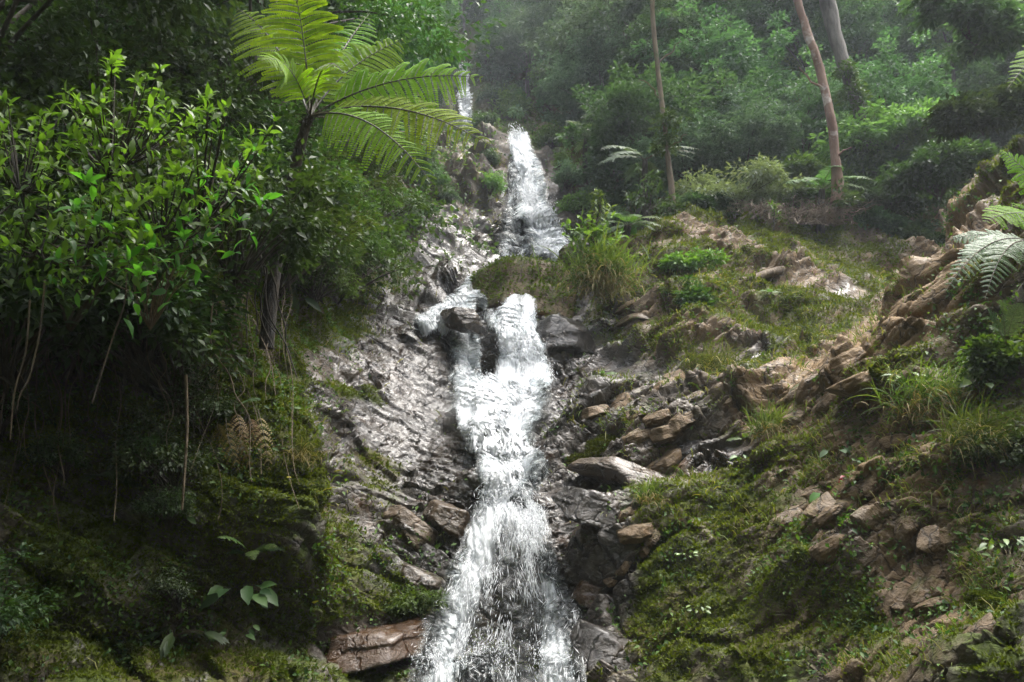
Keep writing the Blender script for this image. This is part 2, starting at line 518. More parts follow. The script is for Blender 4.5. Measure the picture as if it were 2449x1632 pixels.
# ================================================================= the gorge: one terrain sheet
# each column is a vertical profile of the gorge: row -> (height in the frame, distance ahead)
NR = 18
PROF = {
 -900: {0: (1000, 1.5), 1: (760, 2.0), 5: (300, 2.6), 9: (0, 3.2), 13: (-300, 4.5), 17: (-700, 7)},
 -420: {0: (1000, 2.2), 1: (760, 3.2), 5: (450, 4.3), 9: (200, 5.4), 13: (-50, 8), 17: (-500, 14)},
 -160: {0: (1000, 3.2), 1: (760, 4.6), 5: (500, 5.7), 9: (260, 6.8), 13: (50, 10), 17: (-640, 18)},
 0:    {0: (1000, 4.0), 1: (760, 5.4), 2: (690, 5.8), 3: (640, 6.6), 4: (590, 6.5), 5: (520, 6.6), 6: (450, 6.8), 7: (400, 7.0), 8: (350, 7.3), 9: (300, 7.7), 10: (250, 8.2), 11: (200, 8.8), 13: (100, 10.5), 15: (0, 13), 17: (-640, 20)},
 150:  {0: (1000, 4.4), 1: (760, 5.9), 2: (690, 6.3), 3: (640, 7.2), 4: (590, 7.1), 5: (520, 7.2), 6: (450, 7.5), 7: (400, 7.8), 8: (350, 8.1), 9: (300, 8.6), 10: (250, 9.2), 11: (200, 9.9), 13: (100, 12), 15: (0, 15), 17: (-640, 23)},
 250:  {0: (1000, 4.8), 1: (760, 6.4), 2: (690, 6.8), 3: (635, 7.7), 4: (585, 7.6), 5: (510, 7.7), 6: (450, 8.0), 7: (400, 8.4), 8: (350, 8.9), 9: (300, 9.5), 10: (250, 10.3), 11: (200, 11.2), 13: (100, 14), 15: (0, 18), 17: (-640, 27)},
 310:  {0: (1000, 5.2), 1: (760, 7.0), 2: (690, 7.5), 3: (648, 8.3), 4: (590, 8.2), 5: (520, 8.6), 6: (450, 9.2), 7: (395, 9.9), 8: (355, 10.7), 9: (318, 11.6), 10: (270, 12.8), 11: (215, 14), 12: (170, 15), 13: (120, 17), 14: (70, 20), 15: (20, 23), 16: (-60, 27), 17: (-150, 38)},
 370:  {0: (1000, 5.6), 1: (760, 7.5), 2: (690, 8.1), 3: (645, 8.7), 4: (585, 9.0), 5: (520, 9.5), 6: (455, 10.4), 7: (400, 11.4), 8: (352, 12.6), 9: (316, 14), 10: (285, 15.8), 11: (240, 18), 12: (195, 20.5), 13: (150, 23.5), 14: (100, 28), 15: (50, 34), 16: (-20, 42), 17: (-150, 62)},
 430:  {0: (1000, 5.9), 1: (760, 7.8), 2: (690, 8.4), 3: (640, 8.9), 4: (560, 9.5), 5: (508, 10.1), 6: (450, 11.1), 7: (398, 12.2), 8: (352, 13.3), 9: (318, 14.5), 10: (293, 16.6), 11: (262, 19), 12: (215, 22), 13: (165, 27), 14: (135, 38), 15: (90, 47), 16: (0, 56), 17: (-150, 80)},
 470:  {0: (1000, 6.0), 1: (760, 8.1), 2: (690, 8.6), 3: (620, 9.2), 4: (550, 9.7), 5: (505, 10.1), 6: (450, 11.2), 7: (390, 12.8), 8: (385, 13.7), 9: (331, 14.5), 10: (316, 15.6), 11: (282, 17.6), 12: (250, 22), 13: (150, 29), 14: (128, 43), 15: (89, 47), 16: (0, 58), 17: (-150, 84)},
 513:  {0: (1000, 6.1), 1: (760, 8.3), 2: (690, 8.8), 3: (620, 9.3), 4: (552, 9.7), 5: (507, 10.1), 6: (450, 11.3), 7: (389, 12.9), 8: (385, 13.9), 9: (326, 14.7), 10: (314, 15.8), 11: (284, 17.5), 12: (262, 25), 13: (142, 30.5), 14: (126, 43), 15: (92, 48), 16: (0, 58), 17: (-150, 85)},
 550:  {0: (1000, 6.0), 1: (760, 8.2), 2: (690, 8.7), 3: (620, 9.2), 4: (555, 9.6), 5: (508, 10.0), 6: (450, 11.2), 7: (389, 12.7), 8: (383, 13.8), 9: (316, 14.7), 10: (306, 16), 11: (278, 17.5), 12: (263, 25.5), 13: (160, 30.5), 14: (134, 38), 15: (95, 46), 16: (0, 56), 17: (-150, 83)},
 590:  {0: (1000, 5.7), 1: (760, 7.7), 2: (690, 8.2), 3: (620, 8.8), 4: (560, 9.3), 5: (503, 9.9), 6: (450, 10.9), 7: (410, 11.7), 8: (378, 13.2), 9: (330, 14.6), 10: (300, 15.5), 11: (270, 16.8), 12: (258, 24), 13: (190, 28.5), 14: (140, 36), 15: (95, 44), 16: (0, 54), 17: (-150, 80)},
 640:  {0: (1000, 5.3), 1: (760, 7.2), 2: (690, 7.7), 3: (620, 8.3), 4: (560, 8.9), 5: (505, 9.5), 6: (450, 10.4), 7: (400, 11.4), 8: (365, 12.5), 9: (320, 13.9), 10: (275, 15.3), 11: (240, 16.8), 12: (248, 22), 13: (190, 27), 14: (140, 34), 15: (90, 42), 16: (0, 52), 17: (-150, 77)},
 680:  {0: (1000, 5.0), 1: (760, 6.9), 2: (690, 7.4), 3: (620, 8.0), 4: (560, 8.5), 5: (505, 9.1), 6: (450, 10), 7: (400, 10.9), 8: (360, 12), 9: (310, 13.6), 10: (255, 15.4), 11: (213, 17.2), 12: (230, 21), 13: (190, 26), 14: (140, 33), 15: (90, 41), 16: (0, 51), 17: (-150, 75)},
 740:  {0: (1000, 4.6), 1: (760, 6.4), 2: (690, 6.9), 3: (620, 7.5), 4: (555, 8.1), 5: (495, 8.7), 6: (440, 9.6), 7: (398, 10.5), 8: (358, 12), 9: (310, 14), 10: (265, 16), 11: (229, 18.2), 12: (240, 21), 13: (190, 26), 14: (140, 33), 15: (90, 41), 16: (0, 51), 17: (-150, 75)},
 800:  {0: (1000, 4.3), 1: (760, 6.0), 2: (690, 6.5), 3: (612, 7.1), 4: (545, 7.7), 5: (480, 8.3), 6: (425, 9.0), 7: (376, 9.8), 8: (355, 11.8), 9: (305, 14.5), 10: (260, 17), 11: (228, 19.4), 12: (242, 22), 13: (190, 26), 14: (140, 32), 15: (90, 39), 16: (0, 49), 17: (-150, 73)},
 870:  {0: (1000, 3.9), 1: (760, 5.6), 2: (690, 6.0), 3: (610, 6.5), 4: (540, 7.1), 5: (470, 7.7), 6: (400, 8.4), 7: (335, 9.3), 8: (330, 11.5), 9: (300, 14), 10: (268, 17), 11: (238, 20), 12: (248, 23), 13: (195, 26), 14: (140, 31), 15: (90, 37), 16: (0, 47), 17: (-150, 70)},
 930:  {0: (1000, 3.6), 1: (760, 5.2), 2: (690, 5.6), 3: (610, 6.1), 4: (530, 6.7), 5: (440, 7.4), 6: (350, 8.2), 7: (262, 9.0), 8: (275, 12), 9: (272, 15), 10: (262, 18), 11: (250, 21), 12: (255, 24), 13: (200, 27), 14: (140, 31), 15: (90, 36), 16: (0, 45), 17: (-150, 66)},
 1000: {0: (1000, 3.3), 1: (760, 4.8), 2: (690, 5.2), 3: (600, 5.7), 4: (510, 6.3), 5: (410, 7.0), 6: (300, 7.8), 7: (191, 8.6), 8: (215, 12), 9: (220, 15), 10: (220, 18), 11: (215, 21), 12: (210, 24), 13: (170, 27), 14: (120, 30), 15: (60, 34), 16: (-30, 42), 17: (-150, 60)},
 1090: {0: (1000, 3.0), 1: (760, 4.4), 2: (690, 4.7), 3: (590, 5.2), 4: (480, 5.8), 5: (360, 6.4), 6: (230, 7.2), 7: (110, 8.0), 8: (120, 12), 9: (120, 15), 12: (90, 22), 15: (0, 32), 17: (-420, 52)},
 1300: {0: (1000, 2.4), 1: (760, 3.5), 2: (690, 3.8), 4: (430, 4.7), 7: (-20, 6.6), 9: (-60, 12), 13: (-150, 22), 17: (-450, 40)},
 1900: {0: (1000, 1.4), 1: (760, 2.0), 4: (300, 2.8), 7: (-200, 4.2), 12: (-350, 10), 17: (-600, 20)},
}
PU = np.array(sorted(PROF), float)
CV = np.zeros((NR, len(PU))); CY = np.zeros((NR, len(PU)))
for j, u in enumerate(sorted(PROF)):
    ks = np.array(sorted(PROF[u]))
    CV[:, j] = np.interp(np.arange(NR), ks, [PROF[u][k][0] for k in ks])
    CY[:, j] = np.interp(np.arange(NR), ks, [math.log(PROF[u][k][1]) for k in ks])
SEG = [16, 36, 84, 78, 70, 74, 74, 50, 80, 40, 64, 60, 110, 60, 60, 70, 50]
rows = np.concatenate([np.arange(n) / n + k for k, n in enumerate(SEG)] + [[NR - 1.]])
us = np.concatenate([np.arange(-900, -40, 14), np.arange(-40, 1064, 1.45), np.arange(1064, 1900, 14)])

def loft(C):
    c = pchip(np.arange(NR, dtype=float), C.T, rows).T        # rows x columns
    return pchip(PU, c, us)
GV, GY = loft(CV), np.exp(loft(CY))
GU = np.broadcast_to(us, GV.shape).copy()
# rough outlines: shift the profile a little so that ledges do not run dead straight
w1 = np.stack([GU / 60, rows[:, None] * 1.6 + 0 * GU, 0 * GU], -1)
GV = GV + 5 * fbm(w1, 4, 31) * sstep(0, 2, rows)[:, None]
P0 = pix(GU, GV, GY)

def grid_normals(P):
    du = np.gradient(P, axis=1); ds = np.gradient(P, axis=0)
    return unit(np.cross(du, ds))

def paint(u, v, spots, base=0.):
    o = np.full(np.shape(u), float(base))
    for (cu, cv, su, sv, ang, val) in spots:
        a = R(ang)
        x = (u - cu) * math.cos(a) + (v - cv) * math.sin(a)
        y = -(u - cu) * math.sin(a) + (v - cv) * math.cos(a)
        q = (x / su) ** 2 + (y / sv) ** 2
        f = 1 - sstep(.5, 1.4, np.sqrt(q))
        o = o + (val - o) * f
    return o

# where moss, wet stone and tan stone lie: (u, v, half width, half height, angle, value)
MOSS = [(120, 480, 300, 380, 0, .8), (300, 520, 90, 130, 0, .95), (255, 470, 60, 100, 0, .9), (345, 325, 38, 22, 10, .85), (330, 505, 60, 55, 0, 1.),
        (400, 420, 85, 115, 30, .12), (355, 380, 50, 18, 25, .1), (440, 350, 60, 45, 0, .08), (340, 388, 20, 8, 20, .8), (370, 395, 18, 7, 25, .8), (370, 470, 45, 22, 20, .62),
        (370, 530, 40, 45, 30, .55), (430, 535, 40, 40, 0, .2), (330, 570, 70, 50, 0, .8), (385, 640, 70, 22, 0, .1),
        (480, 180, 70, 60, 0, .68), (420, 220, 40, 40, 0, .35), (450, 255, 45, 35, 0, .05), (440, 225, 60, 14, 30, .05), (500, 235, 50, 12, 5, .2), (545, 200, 40, 70, 20, .1),
        (600, 165, 45, 35, 0, .65), (520, 290, 45, 30, 0, .75), (510, 400, 70, 250, 0, .03), (575, 335, 35, 35, 0, .3),
        (620, 290, 60, 60, 0, .6), (690, 250, 60, 40, 20, .68), (655, 310, 40, 18, 0, .12), (700, 330, 60, 60, 0, .65), (790, 260, 120, 45, 10, .76), (800, 300, 90, 55, 10, .82), (800, 278, 55, 9, 10, .15), (720, 236, 40, 10, 25, .15),
        (620, 380, 60, 30, -15, .5), (600, 365, 40, 15, 0, .4), (590, 420, 40, 60, 0, .2), (660, 400, 80, 40, 0, .5), (730, 345, 30, 10, 0, .15), (860, 350, 110, 28, -38, .08), (940, 260, 30, 90, 25, .12), (800, 385, 70, 20, -25, .12), (700, 395, 55, 8, 5, .1),
        (640, 470, 45, 22, 20, .1), (590, 500, 35, 22, 0, .1), (720, 450, 40, 16, 0, .15), (730, 520, 120, 60, 0, .75), (860, 420, 50, 40, -30, .6), (880, 500, 80, 60, -30, .4), (920, 580, 50, 60, -40, .3), (660, 590, 60, 60, 0, .85), (760, 610, 110, 70, 0, .8), (600, 560, 40, 70, 0, .25), (1000, 560, 60, 120, 0, .62), (860, 660, 60, 40, 0, .5)]
WET = [(100, 560, 240, 200, 0, .75), (420, 400, 130, 120, 30, 1.), (380, 640, 80, 40, 0, .8), (430, 545, 60, 60, 0, .85), (450, 255, 55, 45, 0, .75), (520, 220, 50, 60, 0, .8), (520, 330, 110, 40, 0, .9), (520, 480, 100, 260, 0, 1.), (600, 470, 60, 80, 0, .8), (630, 480, 60, 30, 20, .75), (715, 450, 45, 20, 0, .9), (680, 420, 40, 16, 0, .6), (620, 375, 50, 18, 0, .7), (600, 600, 60, 90, 0, .85), (790, 330, 90, 8, -36, .9), (830, 560, 60, 30, -30, .55)]
TAN = [(390, 400, 110, 90, 30, .28), (300, 400, 200, 100, 0, .3), (350, 370, 60, 20, 20, .6), (520, 280, 60, 20, 0, .6), (690, 240, 90, 60, 20, .75), (790, 280, 120, 60, 10, .75), (680, 320, 60, 30, 0, .75), (870, 340, 170, 60, -38, 1.), (950, 240, 40, 110, 25, 1.), (680, 470, 120, 60, 10, .5), (880, 480, 120, 110, 0, .8), (900, 600, 120, 90, 0, .7), (400, 640, 60, 30, 0, .6)]
gm = paint(GU, GV, MOSS, .62)
gw = paint(GU, GV, WET, .2)
gt = paint(GU, GV, TAN, .25)
front = GY < 24
gm = np.where(rows[:, None] > 13.3, np.maximum(gm, .85), gm)
hidden = (rows[:, None] > 11.2) & (GU > 610)
gm = np.where(hidden, .9, gm)

# bedded, broken rock: layers that stick out by uneven amounts, tilted towards the stream from both sides
PN = grid_normals(P0)
wl = sstep(-1.5, 1.8, P0[..., 0] - .0 * P0[..., 1])
nl, nr_ = unit([.40, .25, .88]), unit([-.50, .25, .83])
tl, tr_ = unit([.9, 0, -.4]), unit([.87, .1, .46])
warp = .25 * fbm(P0 * .4, 3, 3) + .05 * fbm(P0 * 2.1, 3, 4)
sL = P0 @ nl + warp; sR = P0 @ nr_ + warp
aL = P0 @ tl + .5 * fbm(P0 * .6, 2, 6); aR = P0 @ tr_ + .5 * fbm(P0 * .6, 2, 6)
bL = P0[..., 1] + 0 * aL

def layers(s, a, b, T, L, seed):
    q = s / T + .55 * noise(P0 * (.5 / T ** .5), seed + 60)
    k = np.floor(q); fr = q - k
    off = h01(k, 0 * k, 0 * k, seed + 1) * 9
    al = a / L + off
    be = b / (L * 1.3) + off * 1.7
    ka, kb = np.floor(al), np.floor(be)
    h = h01(k, ka, kb, seed)
    # next block blends over a narrow crack
    fa = al - ka
    crack = np.minimum(fa, 1 - fa) * L / T
    lip = .25 * fr                                     # the top of a bed juts out more than its foot
    edge = np.minimum(fr, 1 - fr)
    return h + lip - .3 * np.exp(-(edge / .05) ** 2) - .2 * np.exp(-(crack / .06) ** 2)

def strata(sc_, beds):
    o = 0
    for (T, L, A, sd_) in beds:
        l = layers(sL * sc_, aL * sc_, bL * sc_, T, L, sd_)
        r = layers(sR * sc_, aR * sc_, bL * sc_, T, L, sd_ + 20)
        g_ = .3 + 1.25 * sstep(-.15, .4, noise(P0 * (.55 / T ** .4) + 31 * sd_, 70 + sd_))
        o = o + A * g_ * (l * (1 - wl) + r * wl)
    return o / sc_ ** .5
B1, B2 = [(.9, 2.4, .46, 1), (.30, 1.1, .27, 2)], [(.11, .5, .11, 3), (.05, .25, .05, 4)]
near, fine = strata(1.0, B1) - .3, strata(1.0, B2) - .06
far, farfine = strata(.62, B1) - .36, strata(.62, B2) - .06
fblend = sstep(14, 24, GY)
near = near * (1 + .12 * wl); fine = fine * (1 + .5 * wl)
rock_d = near * (1 - fblend) + far * 1.2 * fblend
fine_d = fine * (1 - fblend) + farfine * 1.2 * fblend
lump = .16 * fbm(P0 * 1.1, 3, 12) + .1 * np.abs(fbm(P0 * 3.1, 3, 13)) + .03 * fbm(P0 * 9, 3, 14)
msk = sstep(.35, .9, gm)
disp = rock_d * (1 - .3 * msk) + lump * (.18 + .82 * msk)
hollow = paint(GU, GV, [(800, 285, 130, 55, 5, 1.), (690, 245, 50, 35, 0, .7)], 0) * (GY < 24)
disp = disp * (1 - .4 * hollow); fine_d = fine_d * (1 - .3 * hollow)
slab = paint(GU, GV, [(390, 395, 100, 85, 30, 1.2), (405, 470, 70, 45, 25, .9), (440, 245, 60, 40, 35, .9), (620, 375, 50, 22, -10, .7), (650, 310, 40, 18, 0, .6), (860, 345, 95, 20, -36, .6)], 0)
disp = disp * (1 - .68 * np.minimum(slab, 1)) + fine_d * (1 - .3 * msk) * (1 - .15 * np.minimum(slab, 1)) + slab * (.05 * fbm(P0 * 2.2, 3, 19) + .010 * fbm(P0 * 11, 3, 20))
stream = paint(GU, GV, [(512, 440, 42, 66, 0, 1.), (512, 382, 55, 12, 0, 1.), (460, 316, 48, 16, 0, .8), (520, 580, 60, 100, 0, .5)], 0)
disp = disp * (1 - .55 * stream) - .12 * stream
farw = paint(GU, GV, [(525, 200, 34, 76, -10, 1.), (465, 105, 16, 36, 0, 1.)], 0) * (GY > 22)
disp = disp * (1 - .7 * farw) - .35 * farw
# masks belong to the rock: break them up
brk = fbm(P0 * 1.7, 4, 40)
gm = np.clip(gm + .38 * brk, 0, 1)
DIR = unit(PN + np.array([0, -.35, .1]))
P = P0 + DIR * (disp * (.75 + .25 * np.clip(GY / 12, .5, 2.2)))[..., None]
PN = grid_normals(P)
NI, NJ = P.shape[:2]
ii = np.arange(NI - 1)[:, None] * NJ + np.arange(NJ - 1)[None]
quads = np.stack([ii, ii + 1, ii + NJ + 1, ii + NJ], -1).reshape(-1, 4)
MROCK = rock_mat('schist_rock')
me = mesh('terrain', P.reshape(-1, 3), quads, col=np.stack([gm, gw, gt, 0 * gm + 1], -1).reshape(-1, 4))
ter = tag(obj('terrain', me, MROCK), 'stepped rocky gorge of wet bedded schist and mossy banks', None, kind='structure')

# the gorge goes on behind the viewer: ground and a wooded slope that shade the near banks
by = np.linspace(4.6, -32, 40)
bx = np.linspace(-34, 34, 60)
BX, BY = np.meshgrid(bx, by)
BZ = np.where(BY > -5, -1.6, -1.6 + (-5 - BY) * 1.1) + np.clip(np.abs(BX) - 4, 0, 40) * .85 + .5 * fbm(np.stack([BX * .3, BY * .3, 0 * BX], -1), 3, 9)
BP = np.stack([BX, BY, BZ], -1)
jj = np.arange(len(by) - 1)[:, None] * len(bx) + np.arange(len(bx) - 1)[None]
qd = np.stack([jj, jj + len(bx), jj + len(bx) + 1, jj + 1], -1).reshape(-1, 4)
MSOIL = leaf_mat('mossy_soil', (.02, .025, .008), (.03, .035, .012), 0., .9, spec=.1)
me = mesh('ground', BP.reshape(-1, 3), qd, rnd=np.random.default_rng(1).random(BP.shape[0] * BP.shape[1]), smooth=True)
tag(obj('ground', me, MSOIL), 'shaded gorge floor and slope behind the viewpoint', kind='structure')

# ---------------------------------------------------------------- finding and scattering over the terrain
PU_, PV_ = proj(P)
CELL = np.ones(P.shape[:2])
_du = np.linalg.norm(np.gradient(P, axis=1), axis=-1); _ds = np.linalg.norm(np.gradient(P, axis=0), axis=-1)
AREA = _du * _ds
VIS = np.ones(P.shape[:2], bool)
# mark what the camera cannot see: compare each vertex with the nearest surface in its pixel
_g = 2.0
_iu = np.clip((PU_ / _g).astype(int), 0, 511); _iv = np.clip((PV_ / _g).astype(int), 0, 340)
_buf = np.full((341, 512), 1e9)
np.minimum.at(_buf, (_iv.ravel(), _iu.ravel()), P[..., 1].ravel())
_front = _buf.copy()
for _k in range(6):
    _m = _front > 1e8
    _f2 = np.pad(_front, 1, mode='edge')
    _front = np.where(_m, np.minimum(np.minimum(_f2[:-2, 1:-1], _f2[2:, 1:-1]), np.minimum(_f2[1:-1, :-2], _f2[1:-1, 2:])), _front)
_in = (PU_ > -60) & (PU_ < 1084) & (PV_ > -60) & (PV_ < 760)
VIS = _in & (P[..., 1] < _buf[_iv, _iu] * 1.06 + .15)
# the banks just outside the picture are clothed too
VISW = VIS + .35 * (~_in & (PU_ > -420) & (PU_ < 1450) & (PV_ > -250) & (PV_ < 800) & (P[..., 1] > 2.2))

def ground(u, v, ymin=0, ymax=1e9):
    """the seen terrain point nearest to pixel (u, v), and its normal"""
    d = (PU_ - u) ** 2 + (PV_ - v) ** 2 + np.where(VIS & (P[..., 1] > ymin) & (P[..., 1] < ymax), 0, 1e7)
    k = np.unravel_index(np.argmin(d), d.shape)
    return P[k].copy(), PN[k].copy()

def scatter(n, dens, vis=True, screen=.5):
    """n random terrain vertices, weighted by density and a mix of real and seen area"""
    w = dens * AREA / np.maximum(P[..., 1], 2) ** (2 * screen)
    if vis: w = w * VISW
    c = np.cumsum(w.ravel())
    k = np.searchsorted(c, rng.random(n) * c[-1])
    k = np.clip(k, 0, w.size - 1)
    i, j = np.unravel_index(k, w.shape)
    i2, j2 = np.clip(i + 1, 0, NI - 1), np.clip(j + 1, 0, NJ - 1)
    a, b = rng.random(n)[:, None], rng.random(n)[:, None]
    q = P[i, j] + (P[i2, j] - P[i, j]) * a + (P[i, j2] - P[i, j]) * b
    return q, PN[i, j], i, j

# ================================================================= white water
MFOAM = foam_mat('falling_water', stretch=.07, soft=1.7)
MRUSH = foam_mat('rushing_water', stretch=.2, soft=1.9)
MDROP = foam_mat('water_drops', alpha=False)

def water(label, st, dens, lift, n_str, slen, srad, spread=.08, seed=0, gaps=(), rough=.1, nu=90, nt=170, name='waterfall', streak_gap=1., mat=None):
    """a sheet of white water along stations (v, left u, right u, distance), and the drops and strands that fly off it"""
    st = np.array(st, float)
    x = np.arange(len(st), dtype=float)
    xi = np.linspace(0, len(st) - 1, nt)
    q = pchip(x, st.T, xi)
    a = np.linspace(0, 1, nu)
    lw = 4.6 * fbm(np.stack([xi * 2.3, 0 * xi + seed, 0 * xi], -1), 4, 71) * 1.2
    rw = 4.6 * fbm(np.stack([xi * 2.3, 0 * xi + seed + 9, 0 * xi], -1), 4, 72) * 1.2
    U = (q[1] + lw)[:, None] * (1 - a) + (q[2] + rw)[:, None] * a
    # the water lies on the rock: bring the sheet in front of whatever rock stands under it
    VV = q[0][:, None] + 0 * U
    su = _front[np.clip((VV / 2).astype(int), 0, 340), np.clip((U / 2).astype(int), 0, 511)]
    for _ in range(3):
        su = np.stack([np.roll(su, k, 1) for k in (-3, 0, 3)]).min(0)
    YY = q[3][:, None] + 0 * U
    hug = np.clip(su - YY, -1.8 * YY / 12, .25 * YY / 12)
    for _ in range(8):
        h2 = np.pad(hug, 3, mode='edge')
        hug = (h2[:-6, 3:-3] + h2[6:, 3:-3] + h2[3:-3, :-6] + h2[3:-3, 6:] + hug) / 5
    S = pix(U, VV, YY + hug - .02 * YY / 12)
    n = unit(-np.cross(np.gradient(S, axis=1), np.gradient(S, axis=0)))
    n = np.where(n[..., 1:2] > .2, -n, n)
    wd = np.linalg.norm(S[:, -1] - S[:, 0], axis=-1)
    ln = np.concatenate([[0], np.cumsum(np.linalg.norm(np.diff(S[:, nu // 2], axis=0), axis=-1))])
    fl = np.stack([(a[None] - .5) * wd[:, None], np.broadcast_to(ln[:, None], U.shape), 0 * U + seed * 3.7], -1)
    scale = float(np.mean(q[3])) / 11
    bump = fbm(fl * np.array([3.2, 1.1, 1]) / scale, 4, 80 + seed) * rough + np.abs(fbm(fl * np.array([9, 3.5, 1]) / scale, 3, 81 + seed)) * rough * .7
    edge = np.minimum(a, 1 - a)[None] * 2
    k = np.clip(edge * 3.2, 0, 1) * np.clip(np.minimum(xi, xi[-1] - xi) / xi[-1] * 14 + .35, 0, 1)[:, None]
    den = k
    V_ = q[0][:, None] + 0 * U
    for (cu, cv, su, sv, an, val) in gaps:
        den = den * paint(U, V_, [(cu, cv, su, sv, an, val)], 1.)
    S2 = S + n * (lift + bump * (.3 + .7 * k))[..., None]
    kk = np.arange(nt - 1)[:, None] * nu + np.arange(nu - 1)[None]
    q1 = np.stack([kk, kk + 1, kk + nu + 1, kk + nu], -1).reshape(-1, 4)
    SV, SF, SQ, SR = [], [], [], []
    for ly in range(3):
        SV.append((S2 + n * (.045 * ly * scale * (1 + 1.5 * fbm(fl * 1.7 / scale + 5 * ly, 2, 90 + ly)))[..., None]).reshape(-1, 3))
        SF.append((fl + np.array([.37 * ly, 1.3 * ly, 2.1 * ly])).reshape(-1, 3) / scale ** .5)
        SR.append((den * dens * (1, .8, .62)[ly]).reshape(-1)); SQ.append(q1 + ly * nt * nu)
    qd = np.concatenate(SQ)
    base = S[-1, nu // 2]
    o = obj(name, mesh(name, np.concatenate(SV) - base, qd, rnd=np.concatenate(SR), uvw=np.concatenate(SF), smooth=True), mat or MFOAM, loc=[float(c) for c in base])
    tag(o, label, 'waterfall', kind='structure')
    # strands and drops
    if n_str:
        r2 = np.random.default_rng(100 + seed)
        den2 = den
        if streak_gap < 1:
            den2 = np.clip(den + streak_gap * (1 - den) * (k > .3), 0, 1)
        ro = .04 + 1.3 * sstep(0, .35, fbm(fl * np.array([4.5, 1.2, 1]) / scale, 3, 85 + seed))
        w = ((.03 + den2) * (.25 + .75 * np.clip(edge * 3, 0, 1)) * ro * np.linalg.norm(np.gradient(S, axis=0), axis=-1)).ravel()
        c = np.cumsum(w)
        pk = np.clip(np.searchsorted(c, r2.random(n_str) * c[-1]), 0, w.size - 1)
        i, j = np.unravel_index(pk, U.shape)
        fd = unit(np.gradient(S2, axis=0))
        D = unit(fd[i, j] + r2.normal(0, .09, (n_str, 3)))
        Q = S2[i, j] + r2.normal(0, 1, (n_str, 3)) * np.array([.02, .012, .02]) * scale + n[i, j] * (np.abs(r2.normal(0, spread, n_str)))[:, None]
        big = r2.random(n_str) ** 2.2
        Ls = slen * (.25 + 1.1 * big) ; rs = srad * (.45 + .8 * r2.random(n_str))
        A_ = unit(np.cross(D, np.array([.3, -1, .2]))); B_ = np.cross(D, A_)
        V = np.stack([Q - D * Ls[:, None] * .5] + [Q + D * (Ls * .12)[:, None] + (A_ * math.cos(t) + B_ * math.sin(t)) * rs[:, None] for t in (0, 2.09, 4.19)] + [Q + D * Ls[:, None] * .5], 1)
        kx = np.arange(n_str)[:, None] * 5
        T = np.concatenate([kx + t for t in ([0, 1, 2], [0, 2, 3], [0, 3, 1], [4, 2, 1], [4, 3, 2], [4, 1, 3])])
        d = obj('spray', mesh('spray', (V - base).reshape(-1, 3), T, smooth=True), MDROP, parent=o)
        tag(d, kind='stuff')
    return o

water('lowest fall spreading into a veil of drops over a dark hollow',
      [(502, 482, 524, 10.0), (513, 474, 543, 9.75), (535, 466, 550, 9.5), (566, 453, 559, 9.3), (600, 436, 573, 9.1), (620, 428, 581, 9.0), (666, 414, 585, 8.9), (705, 403, 589, 8.85), (745, 396, 592, 8.8)],
      .76, .05, 6500, .13, .0046, .12, 1, gaps=[(520, 556, 30, 40, 0, .5), (508, 640, 42, 80, 6, .12), (500, 705, 50, 70, 0, .03), (556, 600, 12, 90, -8, .95), (563, 680, 14, 60, -4, .9)], rough=.12, nt=220, streak_gap=.06)
water('broad white chute rushing down the middle of the stream',
      [(386, 455, 552, 13.1), (400, 453, 552, 12.6), (413, 452, 549, 12.2), (440, 461, 537, 11.5), (457, 471, 537, 11.1), (472, 476, 547, 10.8), (487, 479, 541, 10.5), (505, 482, 522, 10.05), (512, 482, 522, 9.9)],
      1.2, .09, 5000, .09, .006, .10, 2, gaps=[(500, 425, 14, 20, 30, .75), (520, 405, 16, 9, 0, .7), (492, 478, 8, 18, 10, .65), (470, 430, 8, 16, -20, .7)], rough=.14, nt=200, mat=MRUSH)
water('left strand of the twin fall beside dark ledges',
      [(322, 444, 484, 14.7), (332, 450, 478, 14.3), (350, 452, 477, 14.0), (375, 454, 478, 13.6), (390, 452, 482, 13.1)],
      .95, .06, 1200, .13, .006, .06, 3, nu=50, nt=100)
water('right strand of the twin fall, thicker and spreading at its foot',
      [(303, 514, 537, 16.0), (312, 502, 538, 15.0), (330, 494, 540, 14.2), (355, 497, 548, 13.8), (378, 494, 554, 13.4), (391, 491, 556, 13.0)],
      .98, .08, 2600, .13, .006, .09, 4, gaps=[(525, 372, 14, 14, 0, .6)], nu=60, nt=110)
water('small sloping cascade above the brown boulder',
      [(281, 470, 487, 17.4), (294, 460, 485, 16.7), (305, 449, 481, 16.0), (316, 430, 474, 15.4), (325, 416, 466, 14.9), (331, 412, 460, 14.6)],
      .95, .06, 1500, .09, .006, .06, 5, nu=60, nt=90)
water('thin wash of water between the brown boulder and the twin fall',
      [(318, 482, 498, 15.1), (326, 488, 514, 14.8), (332, 494, 524, 14.5), (337, 498, 528, 14.3)],
      .6, .05, 800, .06, .008, .05, 6, nu=40, nt=40)
water('tall upper fall slanting down a dark cliff',
      [(139, 507, 527, 30.2), (150, 509, 532, 29.6), (180, 513, 541, 28.9), (210, 517, 551, 28.0), (235, 522, 563, 27.0), (252, 528, 570, 26.3), (266, 532, 572, 25.6)],
      1.35, .12, 3500, .35, .014, .25, 7, rough=.12, nu=60, nt=130)
water('faint veil of water trickling beside the tall upper fall',
      [(165, 511, 520, 29.6), (190, 509, 520, 28.8), (215, 506, 524, 27.8), (240, 500, 532, 26.8), (262, 496, 540, 25.8)],
      .42, .1, 900, .2, .012, .15, 8, rough=.2, nu=50, nt=90)
